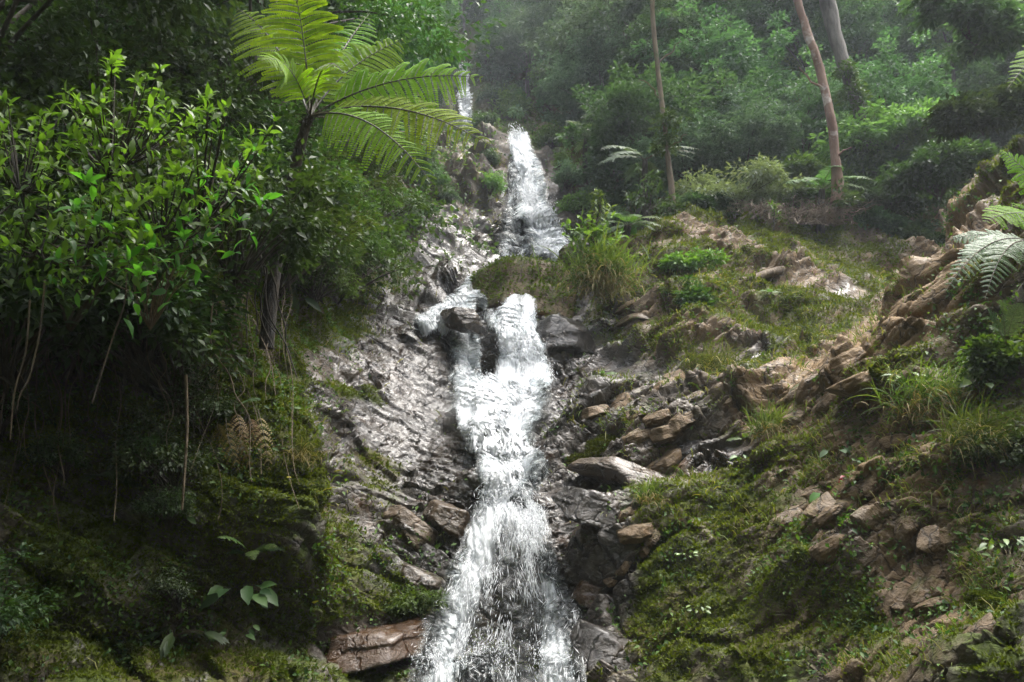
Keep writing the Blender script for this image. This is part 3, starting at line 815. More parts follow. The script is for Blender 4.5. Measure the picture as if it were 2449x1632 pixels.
water('distant narrow fall high up the gorge',
      [(70, 460, 468, 48.4), (92, 459, 470, 47.4), (105, 458, 472, 46.6), (118, 459, 471, 45.8), (129, 458, 472, 44.6)],
      1.0, .15, 1200, .35, .03, .3, 9, rough=.12, nu=40, nt=70)
# ================================================================= vegetation
ML_FAR = [leaf_mat('grey_green_leaves', (.04, .072, .042), (.135, .19, .12), .3, .62, var=.7, spec=.3, tm=(1.3, 1.5, .8)),
          leaf_mat('deep_green_leaves', (.028, .062, .028), (.098, .165, .07), .32, .6, var=.7, spec=.3, tm=(1.3, 1.6, .7)),
          leaf_mat('fresh_green_leaves', (.05, .105, .032), (.145, .235, .072), .4, .55, var=.4, spec=.3, tm=(1.4, 1.6, .7)),
          leaf_mat('yellow_green_leaves', (.13, .16, .035), (.22, .25, .07), .4, .5, var=.3)]
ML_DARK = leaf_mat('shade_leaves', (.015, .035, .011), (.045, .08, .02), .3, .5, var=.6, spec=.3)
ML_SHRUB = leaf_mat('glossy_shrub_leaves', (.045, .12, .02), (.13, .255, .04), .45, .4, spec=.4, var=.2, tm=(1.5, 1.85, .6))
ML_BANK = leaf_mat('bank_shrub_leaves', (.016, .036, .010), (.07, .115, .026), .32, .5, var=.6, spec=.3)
ML_FERN = leaf_mat('fern_leaflets', (.13, .25, .014), (.22, .35, .022), .58, .6, var=.12, spec=.2)
ML_SILVER = leaf_mat('silver_fern_leaflets', (.06, .11, .05), (.14, .21, .11), .35, .5, var=.2)
ML_DRYFERN = leaf_mat('dry_fern_leaflets', (.11, .075, .03), (.22, .15, .07), .25, .7, var=.2)
ML_BROWNFERN = leaf_mat('fading_fern_leaflets', (.07, .075, .015), (.13, .12, .03), .35, .6, var=.2)
ML_HERB = leaf_mat('herb_leaves', (.05, .11, .02), (.13, .22, .04), .4, .4, var=.3)
ML_MOSS = leaf_mat('moss_fronds', (.03, .05, .005), (.12, .14, .015), .3, .8, spec=.15)
ML_GRASS = leaf_mat('grass_blades', (.05, .09, .010), (.19, .17, .06), .35, .6, spec=.2)
ML_UNDER = leaf_mat('undergrowth_leaves', (.02, .05, .012), (.08, .13, .025), .35, .55, spec=.25)
ML_RED = leaf_mat('red_leaves', (.2, .02, .01), (.3, .06, .02), .35, .5)
ML_YEL = leaf_mat('yellow_leaves', (.4, .3, .04), (.55, .42, .08), .3, .5)
MB_DARK = bark_mat('dark_bark', (.018, .014, .010), (.06, .048, .035), 5)
MB_GREY = bark_mat('grey_bark', (.045, .038, .034), (.13, .115, .10), 3)
MB_PALE = bark_mat('pale_red_bark', (.10, .05, .032), (.22, .14, .10), 2.2, (.42, .38, .34))
MB_THIN = bark_mat('brown_mossy_bark', (.07, .05, .03), (.17, .13, .075), 3, (.06, .075, .025))
MB_VINE = bark_mat('vine_bark', (.05, .035, .02), (.16, .12, .07), 8)
MB_DEAD = bark_mat('dead_wood', (.09, .065, .045), (.26, .2, .14), 6)
MB_FERNTRUNK = bark_mat('fern_trunk_fibre', (.012, .010, .008), (.05, .036, .022), 9)
MB_STALK = bark_mat('fern_stalk', (.03, .022, .010), (.09, .07, .025), 9, rough=.5)

# --- moss: tiny upright fronds over the green parts of the rock
def nrand(n, s=1.): return rng.normal(0, s, (n, 3))
acc = Acc()
dm = np.clip((gm - .42) * 2.2, 0, 1) ** 1.2 * (GY < 26) * (rows[:, None] < 12.4)
N_M = 330000
q, n_, i, j = scatter(N_M, dm, screen=.85)
cl = fbm(q * 1.3, 3, 50); c2 = fbm(q * 6, 2, 51)
keep = (cl + .7 * c2 + gm[i, j] * 1.1) > .45
q, n_, i, j, cl = q[keep], n_[keep], i[keep], j[keep], cl[keep]
k = len(q)
D = unit(n_ * .8 + nrand(k, .55) + np.array([0, -.1, .25]))
sz = (.0016 * q[:, 1] + .008) * (.6 + 1.1 * rng.random(k))
brown = sstep(-.1, .35, fbm(q * .8 + 40, 3, 52))
r_ = np.clip(.25 + .5 * gt[i, j] + .35 * brown * rng.random(k) + .2 * cl, 0, 1)
leaf4(acc, q - n_ * .004, D, n_ + nrand(k, .5), sz * 1.5, sz * .75, r_, .1, .3)
me = acc.mesh('moss')
tag(obj('moss', me, ML_MOSS), 'olive green moss cushions over the rock faces', kind='stuff')

# --- grass: arching blades, thickest in the hollow, on the mound and on the right bank
GRASS = [(810, 300, 110, 45, 10, 1.), (700, 330, 60, 70, 0, .9), (620, 260, 45, 60, 0, .5), (690, 240, 60, 25, 10, .55), (640, 390, 60, 25, -10, .6), (760, 370, 60, 20, -20, .6),
         (620, 440, 60, 25, 0, .5), (690, 500, 70, 30, 10, .6), (800, 450, 40, 50, 0, .9), (930, 410, 80, 60, -20, 1.), (1000, 330, 40, 80, 0, .9), (1180, 300, 140, 340, 0, .7), (960, 500, 80, 60, 0, .6), (1000, 560, 50, 90, 0, .9),
         (900, 660, 90, 30, 0, .4), (345, 325, 40, 25, 10, .8), (395, 240, 30, 50, 20, .8), (440, 200, 40, 30, 0, .6), (480, 180, 50, 40, 0, .5), (300, 470, 40, 60, 0, .45), (600, 170, 40, 40, 0, .6), (525, 290, 40, 20, 0, .4)]
acc = Acc()
dg = paint(GU, GV, GRASS, 0.02) * (GY < 30) * (rows[:, None] < 13)
q, n_, i, j = scatter(50000, dg, screen=.8)
tf = fbm(q * 1.6, 3, 60) + .6 * fbm(q * 5, 2, 61)
keep = tf > .1
q, n_, tf = q[keep], n_[keep], tf[keep]
k = len(q)
L = (.05 + .17 * rng.random(k) ** 2.2) * (.75 + q[:, 1] / 40)
D0 = unit(n_ * .55 + nrand(k, .35) + np.array([0, -.15, .55]))
W = (.00045 * q[:, 1] + .0008)
S = unit(np.cross(D0, nrand(k) + [0, -1.5, 0]))
p1 = q + D0 * L[:, None] * .4
d2 = unit(D0 + np.array([0, -.1, -.55]) + n_ * .15)
p2 = p1 + d2 * L[:, None] * .35
d3 = unit(d2 + np.array([0, 0, -.9]))
p3 = p2 + d3 * L[:, None] * .35
Wn = W[:, None]
V = np.stack([q - S * Wn, q + S * Wn, p1 - S * Wn, p1 + S * Wn, p2 - S * Wn * .7, p2 + S * Wn * .7, p3], 1)
kx = np.arange(k)[:, None] * 7
T = np.concatenate([kx + t for t in ([0, 1, 3], [0, 3, 2], [2, 3, 5], [2, 5, 4], [4, 5, 6])])
straw = (rng.random(k) < .22 + .3 * sstep(0, .4, fbm(q * .9, 2, 62)))
acc.add(V, T, np.repeat(np.where(straw, .75 + .25 * rng.random(k), .45 * rng.random(k)), 7))
tag(obj('grass', acc.mesh('grass'), ML_GRASS), 'arching green and straw grass on the banks', kind='stuff')

# --- undergrowth: small leafy ground plants, and the leafy floor of the forest slope
acc = Acc()
UND = [(1180, 300, 140, 340, 0, .6), (150, 420, 330, 420, 0, .75), (300, 560, 90, 90, 0, .35), (390, 240, 40, 70, 20, .9), (480, 190, 70, 50, 0, .5), (600, 170, 60, 50, 0, .8), (700, 290, 30, 50, 0, .6), (620, 280, 50, 50, 0, .6), (760, 560, 140, 70, 0, .5), (640, 600, 60, 60, 0, .4),
       (1000, 400, 70, 170, 0, 1.), (960, 560, 80, 100, 0, .7), (860, 640, 100, 50, 0, .5), (900, 460, 60, 50, 0, .35), (420, 420, 110, 110, 20, 0.), (470, 330, 90, 60, 0, 0.), (510, 500, 60, 200, 0, 0.)]
du_ = np.maximum(paint(GU, GV, UND, .05) * (rows[:, None] < 12.2), .0)
q, n_, i, j = scatter(72000, du_, screen=.75)
keep = fbm(q * 1.4, 3, 66) + .5 * fbm(q * 5, 2, 67) > .08
q, n_ = q[keep], n_[keep]
k = len(q)
L = (.025 + .045 * rng.random(k) ** 2) * (.6 + q[:, 1] / 16)
leaf4(acc, q + n_ * (rng.random(k) * .09)[:, None], unit(n_ * .4 + nrand(k, .7) + [0, -.3, 0]), unit(nrand(k, .4) + n_ + [0, -.2, .8]), L, L * .55)
ff = ((rows[:, None] > 11.8) | (GY > 26)) * (1 - paint(GU, GV, [(520, 200, 55, 70, 0, 1.), (465, 110, 14, 30, 0, 1.)], 0))
q, n_, i, j = scatter(110000, ff * 1., vis=False, screen=.75)
uu, vv = proj(q)
keep = (uu > -150) & (uu < 1170) & (vv > -150) & (vv < 420)
q, n_ = q[keep], n_[keep]
k = len(q)
hgt = .1 + .8 * rng.random(k) * (.5 + fbm(q * .5, 2, 68))
L = (.10 + .14 * rng.random(k))
leaf4(acc, q + n_ * hgt[:, None] + nrand(k, .1), unit(nrand(k, .8) + [0, -.4, -.1]), unit(nrand(k, .5) + [0, -.4, .9]), L, L * .6)
tag(obj('undergrowth', acc.mesh('undergrowth'), ML_UNDER), 'low leafy ground cover of the banks and the forest floor', kind='stuff')

# --- crowns and trees
def crown(acc, c, rad, nclump, nleaf, L, cr, seed, droop=.25, hollow=.55, leaf=leaf4, wl=.5, flat=.6):
    r = np.random.default_rng(seed)
    d = unit(r.normal(0, 1, (nclump, 3)))
    d[:, 2] = np.abs(d[:, 2]) * 1.1 - .35
    d = unit(d)
    lob = 1 + .75 * noise(d * 1.7 + seed * 5.3, seed) + .3 * noise(d * 4 + seed * 1.3, seed)
    rr = (hollow + (1 - hollow) * r.random(nclump) ** .5) * lob
    cc = np.asarray(c, float) + d * rr[:, None] * np.asarray(rad, float)
    s = cr * (.55 + .9 * r.random(nclump))
    per = nleaf // nclump
    b = np.repeat(np.arange(nclump), per)
    k = len(b)
    g = unit(r.normal(0, 1, (k, 3))) * (r.random(k) ** .45)[:, None]
    q = cc[b] + g * s[b][:, None] * np.array([1, 1, flat])
    D = unit(g * np.array([1, 1, .3]) + d[b] * .4 + r.normal(0, .45, (k, 3)) + [0, 0, -droop])
    Nn = unit(r.normal(0, .45, (k, 3)) + [0, 0, 1] + d[b] * .3)
    LL = L * (.6 + .7 * r.random(k))
    tone = r.random(nclump)
    leaf(acc, q, D, Nn, LL, LL * wl, np.clip(.5 * tone[b] + .5 * r.random(k), 0, 1))
    return cc

def make_tree(name, label, cat, h, rad, nclump, nleaf, L, cr, seed, lm, bm, tr=.12, lean=0., leany=0., loc=(0, 0, 0), group=None, chz=None, flat=.45, droop=.25, limbs=9):
    t = thing(name, label, cat, loc, group)
    ac = Acc()
    cz = h if chz is None else chz
    cc = crown(ac, (lean * h, leany * h, cz), rad, nclump, nleaf, L, cr, seed, droop, flat=flat)
    obj('crown', ac.mesh('crown'), lm, t)
    at = Acc()
    r = np.random.default_rng(seed + 5)
    path = wander((0, 0, -.8), (lean * h, leany * h, cz + rad[2] * .25), 12, h * .05, 0, seed)
    tube(at, path, np.linspace(tr, tr * .35, 12), 7)
    for c in cc[r.permutation(len(cc))[:limbs]]:
        m = path[r.integers(6, 11)]
        tube(at, bez(m, (m + c) / 2 + [0, 0, .1 * h], c, 6), np.linspace(tr * .35, tr * .08, 6), 5)
    obj('trunk', at.mesh('trunk', smooth=True), bm, t)
    return t

# forest slope: five kinds of tree, each copied over the slope
KINDS = [('broadleaf_tree', 'grey-green broad tree', 6.0, (3.3, 3.3, 3.4), 150, 13000, .22, .58, 0, MB_GREY, .13),
         ('bushy_tree', 'deep green bushy tree', 4.2, (3.0, 3.0, 3.0), 140, 12500, .21, .52, 1, MB_DARK, .1),
         ('tall_tree', 'tall narrow green tree', 7.8, (2.3, 2.3, 4.4), 150, 12500, .22, .5, 1, MB_GREY, .12),
         ('light_green_tree', 'fresh green layered tree', 5.0, (3.2, 3.2, 2.8), 120, 12000, .2, .6, 2, MB_GREY, .1),
         ('understorey_tree', 'low rounded grey-green tree', 2.6, (2.5, 2.5, 2.2), 80, 10500, .19, .55, 0, MB_DARK, .08)]
cand_q, cand_n, ci, cj = scatter(26000, ((rows[:, None] > 12.2) * 1.), vis=False, screen=.35)
cu_, cv_ = proj(cand_q)
placed = []
protos = {}
def slope_label(kd, u, v, y):
    if u < 440: pl = 'on the shaded slope behind the tree fern'
    elif u < 590: pl = 'on the hazy slope high above the upper fall' if v < 150 else 'beside the upper fall'
    elif u < 680: pl = 'on the hazy slope around the thin brown trunk'
    elif u < 790: pl = 'on the hazy slope between thin brown trunk and leaning pale trunk'
    elif u < 880: pl = 'on the slope around the two leaning trunks'
    else: pl = 'on the dark slope behind the tan rock ridge'
    return pl
nn = 0
for q, n_, u, v in zip(cand_q, cand_n, cu_, cv_):
    y = q[1]
    if not (-60 < u < 1090 and -260 < v < 262) or y > 72: continue
    if 496 < u < 575 and v > 108: continue                       # the cliff of the upper fall stays bare
    if 430 < u < 500 and v > 60: continue
    if u < 560 and v > 120 and y < 34 and u > 380: continue
    rp = 3.2 / y * FPX * .55
    if abs(u - 465) < 1.5 * rp + 10 and y < 49 and v - 4 * rp < 130 and v > 40: continue
    if abs(u - 538) < rp + 34 and y < 31 and v - 2.3 * rp < 262 and v > 120: continue
    gap = 1.25 + .024 * y + (1.6 if v < 0 else 0)
    if any((q[0] - a[0]) ** 2 + (q[1] - a[1]) ** 2 + (q[2] - a[2]) ** 2 < gap * gap for a in placed): continue
    placed.append(q)
    rr = rng.random()
    if u > 690 and u < 990: kd = [3, 1, 3, 2, 4][int(rr * 5)]
    elif u >= 990: kd = [1, 1, 4, 3, 1][int(rr * 5)]
    else: kd = [0, 0, 1, 2, 4][int(rr * 5)]
    if y < 27: kd = 4 if rr < .5 else 1
    K = KINDS[kd]
    lab = K[1] + ' ' + slope_label(kd, u, v, y)
    grp = 'trees ' + slope_label(kd, u, v, y)
    s = .58 + .4 * rng.random()
    if y < 27: s *= .85
    if kd not in protos:
        protos[kd] = make_tree(K[0], lab, 'tree', K[2], K[3], K[4], K[5], K[6], K[7], 200 + kd, ML_FAR[K[8]], K[9], K[10], loc=q, group=grp)
        protos[kd].scale = (s, s, s)
    else:
        dup(protos[kd], q, rng.random() * 6.28, s, lab, grp, tilt=(R(8) * rng.normal(), R(6) * rng.normal()))
    nn += 1
    if nn > 292: break
for u, v in [(500, 42), (524, 58), (546, 40), (562, 72), (486, 14), (515, 6), (540, -8), (577, 30), (592, 58), (472, -6), (606, 22), (535, 88), (508, 78)]:
    g, n_ = ground(u, v, 38)
    kd = [0, 1, 2, 4][nn % 4]; nn += 1
    t = dup(protos[kd], g, nn * 1.7, .55 + .3 * rng.random(), KINDS[kd][1] + ' in the misty gap right above the distant fall', 'trees in the misty gap above the distant fall')
# ================================================================= rocks
def rock(name, label, u, v, w, hr, tilt, moss, wet, tan, seed, depth=.8, push=.0, cat='boulder', group=None, tint=None, yaw=0., cuts=11, ymin=0, ymax=1e9, sink=.14):
    """an angular, bedded block: a ball cut by planes, layered and cracked; w = width in pixels at its distance"""
    g, n_ = ground(u, v, ymin, ymax)
    W = 1.14 * w * g[1] / FPX
    r = np.random.default_rng(seed)
    nt, npz = 72, 46
    th = np.linspace(0, 2 * np.pi, nt, endpoint=False); ph = np.linspace(.0, np.pi, npz)
    d = np.stack([np.outer(np.sin(ph), np.cos(th)), np.outer(np.sin(ph), np.sin(th)), np.outer(np.cos(ph), np.ones(nt))], -1)
    pn = unit(np.concatenate([[[0, 0, 1], [0, -1, .25], [.8, -.5, .1], [-.8, -.5, .2], [0, 0, -1], [.1, 1, 0]], r.normal(0, 1, (cuts, 3))]))
    po = np.concatenate([[.72, .8, .85, .85, .8, .9], .72 + .26 * r.random(cuts)])
    dots = np.maximum(d @ pn.T, .02) / po
    rad = 1 / (np.sum(dots ** 70, -1) ** (1 / 70))
    q = d * rad[..., None]
    q = q * np.array([W / 2, W / 2 * depth, W / 2 * hr])
    s = q[..., 2] + .06 * W * fbm(q / W * 3 + seed, 2, seed)
    dd = 0
    for T, A in ((.11 * W, .022 * W), (.045 * W, .010 * W)):
        k_ = np.floor(s / T); dd = dd + A * (h01(k_, np.floor(q[..., 0] / (W * .4) + h01(k_, 0, 0, seed) * 5), 0, seed) - .5)
    dd = dd + .02 * W * fbm(q / W * 5 + seed * 2.7, 4, seed + 3)
    q = q + d * dd[..., None]
    a, b = R(tilt), R(yaw)
    x, y, z = q[..., 0], q[..., 1], q[..., 2]
    x, z = x * math.cos(a) + z * math.sin(a), -x * math.sin(a) + z * math.cos(a)
    x, y = x * math.cos(b) - y * math.sin(b), x * math.sin(b) + y * math.cos(b)
    V = np.stack([x, y, z], -1).reshape(-1, 3)
    i = np.arange(npz - 1)[:, None] * nt; j = np.arange(nt)[None]; j2 = (j + 1) % nt
    Q = np.stack([i + j, i + nt + j, i + nt + j2, i + j2], -1).reshape(-1, 4)
    up = np.clip(unit(V)[:, 2] * .5 + .5, 0, 1)
    m = np.clip(moss + .25 * (fbm(V / W * 3 + seed, 3, seed + 8)) + (.12 * (up - .5)), 0, 1)
    col = np.stack([m, m * 0 + wet, m * 0 + tan, m * 0 + 1], -1)
    o = obj(name, mesh(name, V, Q, col=col), MROCK if tint is None else tint, loc=[float(c) for c in g + np.array([0, push + sink * W, -.06 * W])])
    if moss >= .55:
        r3 = np.random.default_rng(seed + 50)
        nn_ = 9000
        A_ = Acc()
        pk = r3.integers(0, len(V), nn_)
        vn = unit(V)
        kp = (m.reshape(-1)[pk] + .35 * fbm(V[pk] / W * 4, 2, 5) + .2 * vn[pk][:, 2]) > .5
        pk = pk[kp]
        sz = .0022 * g[1] * (.6 + r3.random(len(pk)))
        leaf4(A_, V[pk] + r3.normal(0, .008 * W, (len(pk), 3)), unit(vn[pk] + r3.normal(0, .6, (len(pk), 3)) + [0, -.1, .1]), vn[pk], sz * 1.6, sz * .9, np.clip(.3 + .4 * fbm(V[pk] / W * 3, 2, 6) + .3 * r3.random(len(pk)), 0, 1))
        tag(obj('moss', A_.mesh('moss'), ML_MOSS, o), kind='stuff')
    return tag(o, label, cat, group)

MORANGE = rock_mat('rusty_schist', tint=(.24, .10, .025))
MPALE = rock_mat('pale_schist', tint=(.34, .32, .29))
rock('slab', 'flat orange-brown wet slab jutting over the black hollow left of the lowest fall', 366, 638, 98, .36, -10, .18, 1., .8, 19, depth=.9, push=-.1, cuts=5, tint=MORANGE)
rock('boulder', 'small wet brown boulder with water parting around it above the twin fall', 466, 328, 38, .66, 8, .12, 1., .55, 12, push=-.55, sink=-.2, ymax=17)
rock('boulder', 'huge mossy boulder with a bare tan top below the tall upper fall', 533, 296, 104, .72, 5, .7, .25, .7, 13, depth=.9, sink=-.18, ymax=19)
rock('boulder', 'black dripping overhung boulder right of the twin fall', 562, 336, 54, .9, 10, .25, 1., .1, 14, push=-.3)
rock('boulder', 'square-faced brown block beside the stream right of the chute', 597, 402, 48, .8, 14, .2, .5, .6, 15)
rock('boulder', 'dark wet wedge of rock at the right edge of the chute', 556, 428, 44, .8, 20, .15, 1., .2, 16)
rock('slab', 'long smooth brown slab sloping down to the right below the mossy rocks', 636, 470, 96, .3, 20, .05, .8, .65, 17)
rock('boulder', 'grey wrinkled wet boulder right of the lowest lip', 597, 505, 68, .58, 16, .08, .95, .15, 18)
rock('boulder', 'small dark wet boulder touching the lip of the lowest fall', 543, 505, 44, .6, 6, .1, 1., .3, 19)
rock('slab', 'pale grey tilted flake of rock right of the lowest fall', 628, 529, 58, .34, 16, .05, .6, .15, 20, tint=MPALE)
rock('slab', 'glistening wet dark slab among the grass of the right slope', 716, 448, 60, .42, 6, .05, 1., .15, 21)
rock('boulder', 'brown wet boulder left of the lowest lip', 448, 516, 50, .74, 26, .12, .8, .75, 22)
rock('boulder', 'long ribbed tan boulder leaning towards the lowest fall', 411, 525, 62, .5, 34, .15, .55, .6, 23)
rock('boulder', 'dark rounded boulder above the leafy hollow left of the lowest fall', 416, 578, 52, .6, 20, .3, .8, .4, 24)
rock('boulder', 'rust-spotted shining boulder beside the right edge of the lowest fall', 594, 589, 42, .66, 8, .1, .9, .8, 25, tint=MORANGE)
rock('boulder', 'black wet rock low beside the right foot of the lowest fall', 612, 652, 74, .7, 20, .15, 1., .1, 26)
rock('boulder', 'tan block at the lip of the tall upper fall', 551, 133, 42, .7, 20, .2, .3, .5, 27)
rock('slab', 'upper of two brown blocks on the crest of the tan ridge', 848, 357, 50, .5, -30, .08, .15, 1., 28)
rock('slab', 'lower of two brown blocks on the crest of the tan ridge', 866, 377, 56, .38, -24, .08, .15, 1., 29)
rock('boulder', 'yellow-mossed round boulder in the lower right corner', 1001, 604, 44, .7, 0, .85, .1, .7, 30)
rock('boulder', 'cracked tan boulder low on the right bank below the yellow-mossed boulder', 966, 628, 58, .56, -10, .3, .2, .8, 31, sink=.34)
rock('boulder', 'tan leaning block half bare on the right bank', 936, 470, 44, .5, -38, .12, .2, .9, 32, sink=.34)
rock('boulder', 'small pale stone at the edge of the right bank grass', 905, 436, 24, .6, -10, .2, .2, .8, 33)
rock('boulder', 'small pale stone by the dry brown leaf on the right bank', 925, 438, 34, .5, -8, .15, .2, .8, 34)
rock('slab', 'flat tan ledge at the foot of the mound', 652, 300, 56, .3, -4, .15, .3, .8, 35)
rock('slab', 'wider flat tan ledge below the first ledge of the mound', 652, 317, 66, .28, 4, .12, .45, .75, 36)
rock('slab', 'pale grey slab standing steeply left of the mossy boulder', 421, 264, 50, .72, 48, .08, .6, .2, 37, tint=MPALE)
rock('slab', 'pale leaning slab above the steep grey slab', 424, 226, 40, .6, 42, .12, .6, .2, 38, tint=MPALE)
rock('slab', 'long pale wet flake dipping to the foot of the upper fall', 470, 256, 62, .3, 36, .08, .8, .2, 39, tint=MPALE)
rock('slab', 'narrow pale flake above the long wet flake', 458, 234, 46, .3, 36, .1, .7, .2, 40, tint=MPALE)
rock('boulder', 'olive mossy knob among the slabs right of the chute', 612, 447, 40, .7, 10, .75, .3, .4, 41)
rock('boulder', 'jagged mossy hump left of the long smooth brown slab', 585, 467, 46, .7, 0, .85, .3, .3, 42)
rock('boulder', 'brown layered block in the middle of the bare rock gully', 790, 522, 60, .5, -30, .2, .4, .7, 43, sink=.34)
rock('boulder', 'wet dark block in the gully below the tan leaning block', 862, 536, 56, .5, -42, .12, .85, .4, 44, sink=.34)
rock('boulder', 'rounded brown ribs of rock low in the right gully', 880, 580, 80, .6, -38, .2, .2, .8, 45, sink=.34)
rock('boulder', 'tan stone half sunk in moss at the right of the tan ridge foot', 770, 397, 50, .5, -24, .25, .15, .8, 47, sink=.34)

stones = []
rs_ = np.random.default_rng(91)
SG = 'loose stones of the right slope'
for (cu, cv, su, sv, n) in [(640, 420, 55, 35, 14), (620, 540, 40, 60, 10), (850, 520, 70, 50, 18), (930, 600, 60, 50, 14), (780, 400, 60, 25, 6)]:
    pl = {640: 'right of the chute', 620: 'right of the lowest fall', 850: 'in the rocky gully of the right bank', 930: 'low on the right bank', 780: 'below the tan ridge', 700: 'on the mound', 820: 'in the mossy hollow'}[cu]
    for q in range(n):
        u, v = cu + rs_.normal(0, su * .6), cv + rs_.normal(0, sv * .6)
        lab = 'loose angular stone half sunk in moss ' + pl
        if len(stones) < 4:
            o = rock('stone', lab, u, v, 30, .55, -15, .2 + .1 * len(stones), .25, .7, 700 + len(stones), group=SG)
            stones.append(o); continue
        g, n_ = ground(u, v)
        b = stones[rs_.integers(0, 4)]
        o = b.copy(); COL.objects.link(o)
        o.location = [float(c) for c in g + np.array([0, .03, -.02])]
        k_ = g[1] / stones[0].location.y * rs_.uniform(.5, 1.25)
        o.scale = (k_, k_, k_ * rs_.uniform(.7, 1.2)); o.rotation_euler = (rs_.normal(0, .2), R(-25) + rs_.normal(0, .25), rs_.normal(0, .5))
        o['label'] = lab
# ================================================================= ferns
def frond(acc, stalk, base, tip, rise, width, npin=24, npn=14, nrm=(0, -.8, .6), droop=.5, bare=.14, fwd=.45, seed=0, curl=0., tone=None):
    """one feathered frond: stalk with paired pinnae, each pinna with paired leaflets"""
    r = np.random.default_rng(seed)
    base, tip = np.asarray(base, float), np.asarray(tip, float)
    Lr = np.linalg.norm(tip - base)
    mid = (base + tip) / 2 + np.asarray(rise, float) * Lr
    pth = bez(base, mid, tip, 40)
    tube(stalk, pth, np.linspace(Lr * .0075, Lr * .0012, 40), 5)
    t = bare + (1 - bare) * (np.arange(npin) + .5) / npin
    x = (t - bare) / (1 - bare)
    prof = np.sin(np.pi * np.clip(.18 + .82 * x ** .85, 0, 1)) ** .75 * (1 - .12 * x)
    prof = np.maximum(prof, .03)
    tf = np.linspace(0, 1, 40)
    C = np.stack([np.interp(t, tf, pth[:, a]) for a in range(3)], -1)
    tg = np.gradient(pth, axis=0)
    Tg = unit(np.stack([np.interp(t, tf, tg[:, a]) for a in range(3)], -1))
    nrm = unit(nrm)
    S = unit(np.cross(Tg, nrm)); Nn = unit(np.cross(S, Tg))
    for sd_ in (-1, 1):
        LP = width * prof * (.84 + .26 * r.random(npin))
        D = unit(S * sd_ + Tg * fwd + r.normal(0, .075, (npin, 3)))
        ns = npn + 1
        s = (np.arange(ns) + .3) / ns
        # pinna midrib, drooping towards its tip
        M = C[:, None] + D[:, None] * (LP[:, None] * s)[..., None] + (np.array([0, 0, -1.]) * droop)[None, None] * (LP[:, None] * s ** 2)[..., None] * .5
        TT = unit(D[:, None] + np.array([0, 0, -1.]) * droop * s[None, :, None])
        SS = unit(np.cross(TT, Nn[:, None] + 0 * TT)); NN = np.cross(SS, TT)
        ll = (LP[:, None] * .15 * (1 - .75 * s[None] ** 1.6) + .004)
        for s2 in (-1, 1):
            DD = unit(SS * s2 + TT * .55)
            k = M.reshape(-1, 3)
            leaf4(acc, k, DD.reshape(-1, 3), NN.reshape(-1, 3) + r.normal(0, .12, (len(k), 3)), ll.ravel(), (LP[:, None] / ns * 1.45 + 0 * ll).ravel(),
                  np.clip((tone if tone is not None else .5) + r.normal(0, .18, len(k)), 0, 1), .08, .12)
        for a in range(0, npin if npn > 4 else 0):
            tube(stalk, M[a, ::4], np.linspace(.0022, .0008, len(M[a, ::4])) * Lr, 3)

def fern(name, label, base, fronds, mat, cat='fern', group=None, trunk=None, npin=20, npn=9, smat=None, nrm=(0, -.8, .6), droop=.45, seed=0):
    """fronds: (tip, rise, width, material or None)"""
    t = thing(name, label, cat, base, group)
    for n, f in enumerate(fronds):
        tip, rise, wd = f[:3]
        m = f[3] if len(f) > 3 and f[3] is not None else mat
        b = f[4] if len(f) > 4 else base
        nr = f[5] if len(f) > 5 and f[5] is not None else nrm
        a, s = Acc(), Acc()
        frond(a, s, b, tip, rise, wd, npin, npn, nr, droop, seed=seed * 31 + n, tone=.3 + .4 * ((n * 37) % 10) / 10)
        fo = obj('frond', a.mesh('frond', base), m, t)
        obj('stalk', s.mesh('stalk', base, True), smat or MB_STALK, fo)
    if trunk is not None:
        a = Acc()
        tube(a, trunk[0], trunk[1], 9)
        if len(trunk) > 2 and trunk[2]:
            r = np.random.default_rng(seed)
            p = crom(trunk[0], 160)
            for q in p[90:]:
                e = r.normal(0, 1, 3); e[2] = abs(e[2]) * .8; e = unit(e)
                tube(a, [q, q + e * .06, q + e * .12 + [0, 0, -.02]], [.012, .009, .004], 4)
        obj('trunk', a.mesh('trunk', base, True), MB_FERNTRUNK, t)
    return t

d2 = 1 / 2.2979         # whole-picture reading to frame pixels
def dp(x, y, Y): return pix(x * d2, y * d2, Y)
hub = dp(712, 268, 8.3)
tf_trunk = crom([dp(612, 800, 8.75), dp(628, 640, 8.7), dp(655, 500, 8.6), dp(682, 370, 8.45), dp(700, 300, 8.35), hub], 40)
up = np.array([0, 0, 1.])
FR = [(dp(668, -70, 8.0), (.02, .1, .05), .60, None, None),
      (dp(545, 20, 8.9), (.0, .05, .22), .5, None, None),
      (dp(600, 140, 7.5), (.06, -.1, .52), .33, None, None),
      (dp(930, 90, 8.7), (-.12, .05, .16), .58, None, None),
      (dp(1112, 180, 8.0), (-.02, -.05, .17), .58, None, None),
      (dp(1128, 335, 7.6), (.0, -.05, .20), .56, None, None),
      (dp(1000, 432, 7.5), (.02, -.1, .24), .46, None, None),
      (dp(1000, 350, 8.2), (.0, .0, .14), .20, ML_BROWNFERN, None),
      (dp(850, 30, 9.6), (-.05, .1, .12), .5, None, None),
      (dp(790, 170, 6.9), (.0, -.2, .3), .20, None, None)]
fern('tree_fern', 'large bright green tree fern with a dark leaning trunk over the stream', hub,
     [(a, b, c, m, hub) for (a, b, c, m, _) in FR], ML_FERN, 'tree fern', trunk=(tf_trunk, np.linspace(.085, .05, 40), True), npin=19, npn=17, nrm=(.1, -1., .35), droop=.75, seed=1)

